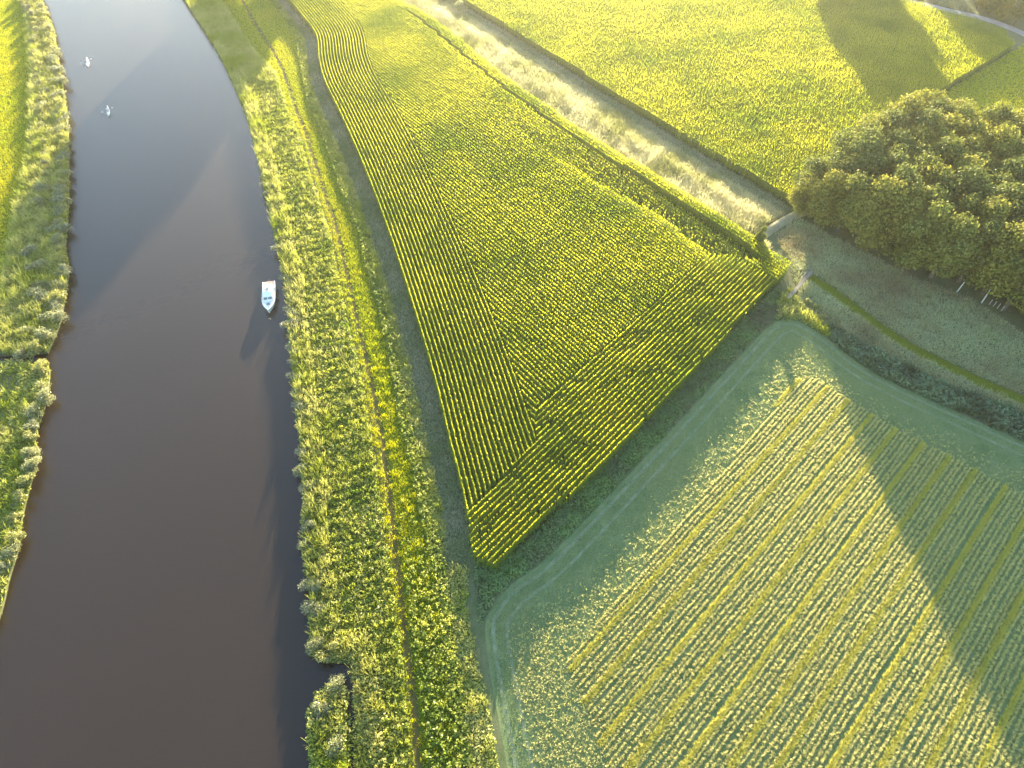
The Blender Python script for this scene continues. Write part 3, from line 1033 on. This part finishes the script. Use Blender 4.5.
def make_tree(R, h, mat, nleaf=9500, leaf=0.195, low=0.04):
    lb = lobes_for(rb, R, h * low, h, 20)
    root = empty('broadleaf_tree')
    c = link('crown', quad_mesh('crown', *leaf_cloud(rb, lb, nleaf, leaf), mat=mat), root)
    t = MB()
    t.tube([(0, 0, -0.1), (0.05, 0.02, h * 0.25), (0.12, -0.05, h * 0.5), (0.05, 0.1, h * 0.78)], [0.30, 0.22, 0.15, 0.05], 8)
    for l in lb[:7]:
        p = l[0]
        t.tube([(0.06, 0, h * 0.28), (p[0] * 0.5, p[1] * 0.5, h * 0.28 + (p[2] - h * 0.28) * 0.6), tuple(p)], [0.12, 0.08, 0.03], 6)
    t.build('trunk', M_bark, root)
    return root


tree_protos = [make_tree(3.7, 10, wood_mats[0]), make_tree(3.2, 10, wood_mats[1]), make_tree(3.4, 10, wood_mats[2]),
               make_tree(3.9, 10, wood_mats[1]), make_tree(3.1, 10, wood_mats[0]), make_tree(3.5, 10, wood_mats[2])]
proto_used = [False] * len(tree_protos)
_ONES = ['', 'first', 'second', 'third', 'fourth', 'fifth', 'sixth', 'seventh', 'eighth', 'ninth', 'tenth', 'eleventh', 'twelfth', 'thirteenth', 'fourteenth', 'fifteenth',
         'sixteenth', 'seventeenth', 'eighteenth', 'nineteenth']
ORD = _ONES[1:]
for _t, _tt in (('twenty', 'twentieth'), ('thirty', 'thirtieth'), ('forty', 'fortieth'), ('fifty', 'fiftieth')):
    ORD += [_tt] + [_t + '-' + q for q in _ONES[1:10]]


def place_tree(kind, x, y, h, label, group, cat='tree', name=None, wide=1.0):
    o = tree_protos[kind] if not proto_used[kind] else copy_tree(tree_protos[kind])
    proto_used[kind] = True
    o.location = (x, y, 0)
    o.rotation_euler = (0, 0, RNG.uniform(0, 6.28))
    s = h / 10.0
    o.scale = (s ** 0.8 * wide, s ** 0.8 * wide, s)
    o['label'] = label
    o['category'] = cat
    o['group'] = group
    if name:
        o.name = name
    return o


wood_poly = np.vstack([GP([(797, 215), (850, 241), (917, 274), (970, 292), (1024, 324), (1110, 378)]), GP([(1110, 200), (1024, 174), (985, 166), (950, 160), (898, 146), (866, 170), (826, 194)])])
front = GP([(803, 213), (850, 241), (917, 274), (970, 292), (1024, 324), (1110, 378)])
WR = np.random.default_rng(77)
cand = grid_points(wood_poly, 0.8, rng=WR)
WR.shuffle(cand)
tip_pt = G(803, 213)
chosen = [G(800, 216), G(806, 203), G(815, 222)]
for p in cand:
    if all(np.hypot(*(p - q)) > 3.9 for q in chosen):
        chosen.append(p)
chosen = np.array(chosen)
dfr = dline(chosen, front)
alongv = (front[-1] - front[0]) / np.linalg.norm(front[-1] - front[0])
rowi = (dfr // 4.6).astype(int)
ROWN = ['front', 'second', 'third', 'fourth', 'fifth', 'sixth', 'seventh', 'eighth', 'ninth', 'tenth', 'eleventh', 'twelfth', 'thirteenth', 'fourteenth', 'fifteenth']
LOOK = ['broad olive', 'slim dark green', 'yellow green', 'wide dark green', 'narrow olive', 'rounded yellow green']
for r in range(rowi.max() + 1):
    ids = np.nonzero(rowi == r)[0]
    ids = ids[np.argsort((chosen[ids] - tip_pt) @ alongv)]
    for n, i in enumerate(ids):
        k = int(WR.integers(0, 6))
        p = chosen[i]
        dt = np.hypot(*(p - tip_pt))
        h = min(14.2, 8.4 + 0.75 * dt) + WR.uniform(-0.9, 0.9)
        place_tree(k, p[0], p[1], h, '%s tree, %s from the causeway in the %s row of the wood' % (LOOK[k], ORD[n], ROWN[r]), 'trees of the dense wood')

fr = resample(front, 3.1)
for n, p in enumerate(fr[1:15]):
    if min(np.hypot(*(p - G(958, 292))), np.hypot(*(p - G(985, 303))), np.hypot(*(p - G(996, 308)))) < 2.6:
        continue
    k = int(RNG.integers(0, 6))
    place_tree(k, p[0] + 1.2 + RNG.normal(0, 0.4), p[1] + 1.6 + RNG.normal(0, 0.4), RNG.uniform(2.8, 4.2), 'low %s bush under the wood edge, %s from the causeway' % (LOOK[k].split()[-2] if len(LOOK[k].split()) > 2 else LOOK[k].split()[-1], ORD[n]), 'understory bushes at the wood edge', cat='bush', name='understory_bush', wide=1.0)

# trees along the lane in the top corner and farther up the valley (their shadows lie across the far field)
lane_spots = [(976, 9, 8), (988, 14, 9), (1000, 19, 8.5), (1013, 25, 10), (1028, 32, 9), (986, 3, 11), (1002, 8, 11), (1034, 18, 11)]
for n, (a, b, h) in enumerate(lane_spots):
    p = G(a, b)
    k = n % 6
    place_tree(k, p[0], p[1], h * 0.7, '%s tree beside the pale lane, %s along it from its far end' % (LOOK[k], ORD[n]), 'trees beside the lane')
far_spots = [(92, 228, 12.5), (96.5, 231, 13), (101, 229, 13.5), (105.5, 232, 13.5), (110, 231, 13), (112.5, 230, 4.5), (116, 231, 4.6), (120, 231, 4.4), (126, 234, 11), (131, 236, 12), (137.5, 232, 12.5), (142, 230, 13),
             (147, 231, 12), (152, 226, 8), (158, 224, 12), (164, 222, 13), (170, 219, 13), (107, 240, 14), (99, 240, 14)]
for n, (x, y, h) in enumerate(far_spots):
    place_tree(n % 6, x, y, h, 'tall tree of the shelter belt beyond the far maize field', 'shelter belt trees', wide=1.15)
pop = [(-87.5, 239, 20), (-84, 241, 21), (-80, 240, 21), (-76.5, 238, 21), (-73, 240, 21), (-69.5, 239, 20), (-66, 241, 20), (-63, 238, 17)]
for n, (x, y, h) in enumerate(pop):
    place_tree(n % 6, x, y, h, 'tall poplar upriver shading the water and upper reed bed', 'riverside poplars', name='poplar_tree', wide=0.95)

# bushes
bush_mats = [leaf_mat('willow_bush_leaves', (0.22, 0.25, 0.09), (0.32, 0.33, 0.13), tip=(0.40, 0.39, 0.18), trans=0.42),
             leaf_mat('grey_willow_leaves', (0.17, 0.20, 0.095), (0.26, 0.28, 0.14), tip=(0.34, 0.34, 0.17), trans=0.4),
             leaf_mat('sallow_bush_leaves', (0.20, 0.24, 0.045), (0.31, 0.32, 0.07), tip=(0.40, 0.37, 0.10), trans=0.45)]


def make_bush(R, h, mat, n=1500, leaf=0.17):
    root = empty('willow_bush')
    lb = lobes_for(rb, R, 0.0, h, 9, 0.75)
    link('crown', quad_mesh('crown', *leaf_cloud(rb, lb, n, leaf, hang=0.5, narrow=0.35), mat=mat), root)
    t = MB()
    for q in range(5):
        p = lb[q][0]
        t.tube([(0.05 * q, 0, -0.3), (p[0] * 0.5, p[1] * 0.5, p[2] * 0.55), tuple(p)], [0.06, 0.045, 0.015], 5)
    t.build('stem', M_bark, root)
    return root


bush_protos = [make_bush(1.7, 2.2, bush_mats[0]), make_bush(1.5, 2.0, bush_mats[1]), make_bush(1.6, 2.4, bush_mats[2]), make_bush(1.9, 2.3, bush_mats[1])]
bush_used = [False] * 4
BL = ['pale', 'greyish', 'yellowish', 'wide greyish']


def place_bush(k, x, y, s, label, group, sz=None, name=None):
    o = bush_protos[k] if not bush_used[k] else copy_tree(bush_protos[k])
    bush_used[k] = True
    o.location = (x, y, -0.05)
    o.rotation_euler = (0, 0, RNG.uniform(0, 6.28))
    o.scale = (s, s, sz or s)
    o['label'] = label
    o['category'] = 'bush'
    o['group'] = group
    if name:
        o.name = name
    return o


# west bank, upper part: a water's-edge row and looser ones behind it
Lr = resample(LU[::-1], 3.3)
n = 0
for i, p in enumerate(Lr):
    if not in_view(p[None], 15)[0]:
        continue
    k = int(RNG.integers(0, 4))
    s = RNG.uniform(0.75, 1.1)
    place_bush(k, p[0] - 0.9 + RNG.normal(0, 0.3), p[1] + RNG.normal(0, 0.4), s, '%s waterside bush, %s upstream of the side ditch on the west bank' % (BL[k], ORD[n]), 'west bank waterside bushes', sz=s * RNG.uniform(0.75, 1.0))
    n += 1
Lr2 = resample(offset(LU[::-1], -4.2), 4.4)
n = 0
for i, p in enumerate(Lr2):
    if not in_view(p[None], 10)[0]:
        continue
    k = int(RNG.integers(0, 4))
    s = RNG.uniform(0.7, 1.15)
    place_bush(k, p[0] + RNG.normal(0, 0.8), p[1] + RNG.normal(0, 0.6), s, '%s bush inside the west reed bed, %s upstream of the side ditch' % (BL[k], ORD[n]), 'bushes in the west reed bed', sz=s * 0.85)
    n += 1
Lr = resample(LL, 2.7)
n = 0
for i, p in enumerate(Lr):
    if not in_view(p[None], 15)[0]:
        continue
    k = int(RNG.integers(0, 3))
    s = RNG.uniform(0.7, 1.05)
    place_bush(k, p[0] - 0.7 + RNG.normal(0, 0.4), p[1] + RNG.normal(0, 0.3), s, '%s waterside bush, %s downstream of the side ditch on the west bank' % (BL[k], ORD[n]), 'west bank waterside bushes', sz=s * RNG.uniform(0.8, 1.05))
    n += 1
# east bank waterside bushes
Lr = resample(right_bank[::-1], 3.0)
n = 0
for i, p in enumerate(Lr):
    if p[1] > 125 or RNG.uniform() < 0.25:
        continue
    k = int(RNG.integers(0, 4))
    s = RNG.uniform(0.5, 0.85)
    place_bush(k, p[0] + 0.5 + RNG.normal(0, 0.25), p[1], s, '%s waterside bush, %s upstream of the boat inlet on the east bank' % (BL[k], ORD[n]), 'east bank waterside bushes', sz=s * RNG.uniform(0.7, 0.95))
    n += 1
p = G(337, 686)
place_bush(0, p[0], p[1], 0.8, 'pale bush on the top end of the narrow spit', 'bushes on the spit')
p = G(321, 712)
place_bush(1, p[0], p[1], 0.8, 'grey green bush on the river side of the spit', 'bushes on the spit')
p = G(336, 748)
place_bush(0, p[0], p[1], 0.85, 'pale bush near the foot of the spit by the narrow channel', 'bushes on the spit')
p = G(316, 645, 0.5)
place_bush(0, p[0], p[1], 0.8, 'pale bush on the corner of land above the boat inlet', 'bushes at the inlet')
p = G(333, 648, 0.5)
place_bush(2, p[0], p[1], 0.75, 'yellow green bush at the inner end of the boat inlet', 'bushes at the inlet')
# single bushes inland
p = G(460, 10)
place_bush(0, p[0], p[1], 1.35, 'round pale bush alone in the ditch beside the far maize', 'bushes of the swath', name='round_bush')
p = G(446, -2)
place_bush(3, p[0], p[1], 1.1, 'dull brownish bush just upstream of the round pale bush', 'bushes of the swath', name='round_bush')
p = G(757, 247)
o = place_tree(1, p[0], p[1], 5.0, 'tall pointed dark green bush standing in the maize edge', 'bush at the maize edge', cat='bush', name='pointed_bush', wide=0.55)
for n, (a, b) in enumerate(((893, -6), (907, -3), (921, 1), (936, 3), (950, 7), (963, 10))):
    q = G(a, b)
    place_bush(n % 4, q[0], q[1], 0.8, '%s hedge bush behind the lane, %s along it from the far end' % (BL[n % 4], ORD[n]), 'hedge bushes behind the lane')
for n, (a, b, s) in enumerate(((806, 303, 0.55), (814, 309, 0.6), (820, 320, 0.6), (824, 327, 0.5))):
    p = G(a, b)
    place_bush(2, p[0], p[1], s, 'sunlit yellow bush by the footbridge, %s along from its lower end' % ORD[n], 'bushes by the footbridge')


# ================================================================== boat
M_gel = plain('white_gelcoat', (0.88, 0.84, 0.74), 0.25, var=0.03)
M_deck = plain('off_white_deck', (0.82, 0.77, 0.66), 0.5, var=0.05)
M_glass = plain('grey_boat_glass', (0.20, 0.20, 0.20), 0.4, var=0.05)
M_wood = plain('teak_boards', (0.42, 0.28, 0.19), 0.6, scale=8)
M_steel = plain('polished_steel', (0.6, 0.6, 0.62), 0.25, 1.0, 0.05)
M_black = plain('black_motor_cover', (0.02, 0.02, 0.022), 0.4)
M_cush = plain('rose_seat_cushion', (0.50, 0.33, 0.30), 0.8)
M_fend = plain('navy_fender', (0.04, 0.05, 0.09), 0.5)

LB, BB = 7.2, 2.25


def half_beam(t, z):
    """hull half breadth at station t (0 stern, 1 bow)"""
    f = 1.0 if t < 0.55 else max(0.0, 1 - ((t - 0.55) / 0.45) ** 2.7)
    f *= 0.92 + 0.08 * min(1, t / 0.25)
    return BB / 2 * f * (0.80 + 0.20 * z) + 0.015


stern, bow = G(269.5, 284), G(269, 311)
ang = math.atan2(bow[1] - stern[1], bow[0] - stern[0])
boat = empty('cabin_cruiser', ((stern[0] + bow[0]) / 2, (stern[1] + bow[1]) / 2, WATER_Z), ang)
tag(boat, 'small white cabin cruiser lying off the east bank reeds', 'boat')
st = np.linspace(0, 1, 15)
rings = []
for t in st:
    x = -LB / 2 + LB * t
    sh = 0.72 + 0.28 * t ** 2
    xs = x + 0.25 * t ** 3
    rings.append([(xs, -half_beam(t, 1), sh), (x, -half_beam(t, .4), 0.22), (x, -half_beam(t, 0) * .55, -0.22), (x, 0, -0.35),
                  (x, half_beam(t, 0) * .55, -0.22), (x, half_beam(t, .4), 0.22), (xs, half_beam(t, 1), sh)])
MB().loft(rings).build('hull', M_gel, boat)
# deck with a raised toe rail
d = MB()
rings = []
for t in st[5:]:
    x = -LB / 2 + LB * t + 0.25 * t ** 3
    sh = 0.72 + 0.28 * t ** 2
    b = half_beam(t, 1) - 0.03
    rings.append([(x, -b, sh + 0.03), (x, -b * .5, sh + 0.07), (x, 0, sh + 0.09), (x, b * .5, sh + 0.07), (x, b, sh + 0.03), (x, b, sh - 0.03), (x, -b, sh - 0.03)])
d.loft(rings)
d.build('foredeck', M_deck, boat)
r = MB()
for s in (-1, 1):
    r.tube([(-LB / 2 + LB * t + 0.25 * t ** 3, s * half_beam(t, 1), 0.75 + 0.28 * t ** 2) for t in st], 0.045, 6)
r.build('rubbing_strake', M_gel, boat)
# cockpit
MB().box((-LB / 2 + 0.95, 0, 0.73), (1.7, 1.9, 0.06)).build('cockpit_floor', M_wood, boat)
s1 = MB().box((-LB / 2 + 0.35, 0, 0.92), (0.5, 1.7, 0.34), bevel=0.05).build('seat', M_cush, boat)
c = MB()
for s in (-1, 1):
    c.box((-LB / 2 + 1.0, s * 1.02, 0.92), (1.9, 0.14, 0.36), bevel=0.03)
c.build('coaming', M_gel, boat)
# cabin
cab = []
for x, b, zt in ((-2.0, 0.98, 1.72), (-1.2, 1.02, 1.80), (0.0, 1.00, 1.74), (0.9, 0.92, 1.60), (1.55, 0.80, 1.08)):
    zb = 0.80
    cab.append([(x, -b, zb), (x, -b * .93, zb + (zt - zb) * .8), (x, -b * .8, zt), (x, 0, zt + .05), (x, b * .8, zt), (x, b * .93, zb + (zt - zb) * .8), (x, b, zb)])
cabin = MB().loft(cab).build('cabin', M_gel, boat)
g = MB()
g.box((-1.0, -0.985, 1.33), (1.0, 0.03, 0.28))
g.build('window', M_glass, cabin)
g = MB()
g.box((-1.0, 0.985, 1.33), (1.0, 0.03, 0.28))
g.build('window', M_glass, cabin)
for s in (-1, 1):
    MB().box((1.26, s * 0.38, 1.37), (0.42, 0.62, 0.03), ry=0.67).build('windscreen', M_glass, cabin)
MB().box((-0.75, 0, 1.86), (0.6, 0.55, 0.06), bevel=0.02).build('roof_hatch', M_glass, cabin)
MB().box((-1.6, 0.3, 1.84), (0.5, 0.7, 0.06), bevel=0.02).build('sliding_hatch', M_deck, cabin)
MB().box((2.35, 0, 1.02), (0.5, 0.5, 0.07), bevel=0.02).build('foredeck_hatch', M_glass, boat)
rl = MB()
for s in (-1, 1):
    pts = [(-LB / 2 + LB * t + 0.25 * t ** 3, s * (half_beam(t, 1) - 0.06), 1.25 + 0.28 * t ** 2) for t in (0.62, 0.75, 0.86, 0.95, 1.0)]
    rl.tube(pts, 0.018, 6)
    for q in pts[:-1]:
        rl.tube([(q[0], q[1], q[2] - 0.5), q], 0.016, 6)
rl.build('bow_rail', M_steel, boat)
om = MB().box((-LB / 2 - 0.28, 0, 0.75), (0.42, 0.34, 0.5), bevel=0.08).box((-LB / 2 - 0.24, 0, 0.2), (0.2, 0.12, 0.9), bevel=0.03).build('outboard_motor', M_black, boat)
for x in (-1.9, 0.4):
    MB().tube([(x, 1.36, 0.02), (x, 1.37, 0.12), (x, 1.37, 0.5), (x, 1.36, 0.6)], [0.05, 0.11, 0.11, 0.05], 10).build('fender', M_fend, boat, True)

# ================================================================== kayaks with paddlers
M_kay = plain('white_kayak_shell', (0.80, 0.80, 0.78), 0.3, var=0.03)
M_skin = plain('skin', (0.50, 0.33, 0.25), 0.6)
M_shirt = plain('white_shirt', (0.78, 0.78, 0.76), 0.8)
M_hair = plain('brown_hair', (0.06, 0.04, 0.025), 0.8)


def make_kayak(loc, rz, label):
    k = empty('kayak', loc, rz)
    tag(k, label, 'kayak', 'white kayaks on the river')
    rings = []
    for t in np.linspace(0, 1, 13):
        x = -2.5 + 5.0 * t
        f = max(0.03, math.sin(math.pi * t) ** 0.7)
        b, up = 0.36 * f, 0.16 * abs(2 * t - 1) ** 3
        rings.append([(x, -b, 0.18 + up), (x, -b * .8, -0.04 + up * .8), (x, 0, -0.10 + up * .8), (x, b * .8, -0.04 + up * .8), (x, b, 0.18 + up), (x, b * .5, 0.25 + up), (x, 0, 0.28 + up), (x, -b * .5, 0.25 + up)])
    MB().loft(rings).build('hull', M_kay, k, True)
    rim = MB()
    a = [(0.55 * math.cos(q) - 0.1, 0.27 * math.sin(q), 0.29) for q in np.linspace(0, 2 * math.pi, 20)]
    rim.tube(a, 0.025, 6)
    rim.build('cockpit_rim', M_black, k)
    return k


def make_person(loc, rz, label):
    J = {'pelvis': (-0.25, 0, 0.28), 'spine': (-0.27, 0, 0.55), 'chest': (-0.24, 0, 0.76), 'neck': (-0.22, 0, 0.93), 'head': (-0.19, 0, 1.03), 'crown': (-0.20, 0, 1.16)}
    R = {'pelvis': .15, 'spine': .13, 'chest': .16, 'neck': .06, 'head': .095, 'crown': .085}
    E = [('pelvis', 'spine'), ('spine', 'chest'), ('chest', 'neck'), ('neck', 'head'), ('head', 'crown')]
    for s, n in ((-1, 'r'), (1, 'l')):
        J.update({'sh' + n: (-0.24, s * .19, .85), 'el' + n: (-0.08, s * .36, .66), 'wr' + n: (0.16, s * .33, .62 + .08 * s), 'ha' + n: (0.24, s * .32, .63 + .08 * s),
                  'hi' + n: (-0.15, s * .09, .26), 'kn' + n: (0.28, s * .14, .34), 'an' + n: (0.68, s * .10, .16), 'to' + n: (0.78, s * .10, .22)})
        R.update({'sh' + n: .065, 'el' + n: .045, 'wr' + n: .032, 'ha' + n: .045, 'hi' + n: .09, 'kn' + n: .065, 'an' + n: .045, 'to' + n: .035})
        E += [('chest', 'sh' + n), ('sh' + n, 'el' + n), ('el' + n, 'wr' + n), ('wr' + n, 'ha' + n), ('pelvis', 'hi' + n), ('hi' + n, 'kn' + n), ('kn' + n, 'an' + n), ('an' + n, 'to' + n)]
    keys = list(J)
    me = bpy.data.meshes.new('person')
    me.from_pydata([J[k] for k in keys], [(keys.index(a), keys.index(b)) for a, b in E], [])
    o = link('person', me)
    me.materials.append(M_skin)
    if not me.skin_vertices:
        bm = bmesh.new()
        bm.from_mesh(me)
        bm.verts.layers.skin.verify()
        bm.to_mesh(me)
        bm.free()
    sk = o.modifiers.new('skin', 'SKIN')
    for i, k in enumerate(keys):
        v = me.skin_vertices[0].data[i]
        v.radius = (R[k], R[k])
        v.use_root = (k == 'pelvis')
    o.modifiers.new('subdivision', 'SUBSURF').levels = 1
    o.location, o.rotation_euler = loc, (0, 0, rz)
    tag(o, label, 'person', 'kayak paddlers')
    rings = []
    for z, a, b in ((0.30, .175, .19), (0.55, .155, .17), (0.76, .165, .215), (0.88, .12, .20), (0.93, .08, .09)):
        rings.append([(-0.25 + a * math.cos(q), b * math.sin(q), z) for q in np.linspace(0, 2 * math.pi, 12, endpoint=False)])
    MB().loft(rings).build('shirt', M_shirt, o, True)
    rings = []
    for z, a in ((1.04, .108), (1.12, .112), (1.19, .085), (1.22, .03)):
        rings.append([(-0.215 + a * math.cos(q), a * .9 * math.sin(q), z) for q in np.linspace(0, 2 * math.pi, 12, endpoint=False)])
    MB().loft(rings).build('hair', M_hair, o, True)
    return o


def make_paddle(loc, rz, label):
    o = empty('paddle', loc, rz)
    tag(o, label, 'paddle', 'double paddles')
    MB().tube([(0.26, -1.05, 0.42), (0.26, 1.05, 0.84)], 0.016, 8).build('shaft', M_black, o)
    for s in (-1, 1):
        c = Vector((0.26, s * 1.2, 0.63 + 0.24 * s))
        MB().box(c, (0.03, 0.46, 0.18), bevel=0.012).build('blade', M_kay, o)
    return o


for px, py, tagw in ((107.5, 110, 'nearer'), (86.5, 61, 'farther')):
    p = G(px, py)
    q = G(px + 0.6, py + 5) - p
    rz = math.atan2(q[1], q[0])
    L = (p[0], p[1], WATER_Z - 0.02)
    make_kayak(L, rz, '%s white kayak of the two on the upper river' % tagw)
    make_person(L, rz, 'person in white shirt paddling the %s white kayak' % tagw)
    make_paddle(L, rz, 'white bladed double paddle held over the %s kayak' % tagw)

# ================================================================== footbridge, posts, car
M_plank = plain('weathered_planks', (0.20, 0.18, 0.135), 0.85, scale=9, var=0.2)
a, b = G(788, 298, 1.0), G(812, 271, 1.0)
L = float(np.hypot(*(b - a)))
fb = empty('footbridge', ((a[0] + b[0]) / 2, (a[1] + b[1]) / 2, 0), math.atan2(b[1] - a[1], b[0] - a[0]))
tag(fb, 'narrow pale plank footbridge at the head of the weed channel', 'footbridge')
dk = MB()
nb = int(L / 0.22)
for i in range(nb):
    dk.box((-L / 2 + (i + .5) * L / nb, 0, 1.02 + 0.004 * (i % 3)), (L / nb - 0.02, 0.62 + 0.03 * (i % 2), 0.05))
dk.build('deck', M_plank, fb)
MB().box((0, -0.28, 0.94), (L, 0.1, 0.1)).box((0, 0.28, 0.94), (L, 0.1, 0.1)).build('beam', M_plank, fb)
rl = MB().tube([(-L / 2 + L * .55, 0.42, 1.85), (L / 2, 0.42, 1.9)], 0.05, 6)
rl.tube([(-L / 2 + L * .55, 0.42, 1.45), (L / 2, 0.42, 1.48)], 0.04, 6)
rl.build('handrail', M_plank, fb)
for x in (-L / 2 + .1, -L / 6, L / 6, L / 2 - .1):
    MB().tube([(x, 0.42, -0.2), (x, 0.42, 1.95 if x > 0 else 1.0)], 0.06, 6).build('post', M_plank, fb)
    MB().tube([(x, -0.38, -0.2), (x, -0.38, 1.0)], 0.06, 6).build('post', M_plank, fb)

M_pole = plain('bleached_pole', (0.55, 0.52, 0.45), 0.8, scale=7)
M_post = plain('grey_post_wood', (0.34, 0.31, 0.27), 0.85, scale=7)
for n, (px, py, h, lx, ly, lab) in enumerate(((956.8, 292, 2.3, .25, .1, 'shorter of the two bleached leaning poles at the foot of the wood'),
                                              (981.5, 303, 3.6, .1, .35, 'taller of the two bleached leaning poles at the foot of the wood'))):
    p = G(px, py)
    o = empty('wooden_pole', (p[0], p[1], 0))
    tag(o, lab, 'pole', 'bleached poles by the wood')
    MB().tube([(0, 0, -.3), (lx * .5, ly * .5, h * .5), (lx, ly, h)], [.11, .10, .08], 8).build('shaft', M_pole, o)
    MB().tube([(lx, ly, h), (lx + .02, ly, h + .06)], [.085, .03], 8).build('cap', M_post, o)
for n, (px, py) in enumerate(((989, 304.5), (993, 306.5), (997, 308.5), (1001, 311))):
    p = G(px, py)
    o = empty('fence_post', (p[0], p[1], 0))
    tag(o, 'short grey fence post at the wood edge, %s to the right of the taller pole' % ORD[n], 'fence post', 'short fence posts at the wood edge')
    MB().box((0, 0, .5), (.12, .12, 1.2), bevel=.02).build('post', M_post, o)
    MB().box((0, 0, 1.115), (.14, .14, .03)).build('cap', M_pole, o)

# car half hidden by the trees beside the lane
M_paint = plain('blue_grey_car_paint', (0.20, 0.24, 0.32), 0.3, var=0.03)
M_tyre = plain('tyre_rubber', (0.02, 0.02, 0.02), 0.8)
p = G(1019, 8)
car = empty('parked_car', (p[0], p[1], 0.0), math.radians(-35))
tag(car, 'blue grey car parked behind the trees beside the lane', 'car')
prof = [(-2.1, .35), (-2.1, .85), (-1.9, .95), (-1.2, 1.0), (1.0, .98), (1.9, .85), (2.1, .7), (2.1, .35)]
MB().loft([[(x, y, z) for x, z in prof] for y in (-.85, -.8, .8, .85)]).build('body', M_paint, car)
cb = [(-1.75, .97), (-1.3, 1.42), (.1, 1.45), (.85, 1.0)]
MB().loft([[(x, -.72 + .0, z) for x, z in cb], [(x, -.6, z + .04) for x, z in cb], [(x, .6, z + .04) for x, z in cb], [(x, .72, z) for x, z in cb]]).build('window', M_glass, car)
MB().box((-.6, 0, 1.505), (1.25, 1.2, .05), bevel=.02).build('roof', M_paint, car)
for x in (-1.3, 1.3):
    for y in (-.8, .8):
        wv = MB()
        wv.tube([(x, y - .1, .32), (x, y + .1, .32)], .32, 16)
        wv.build('wheel', M_tyre, car)
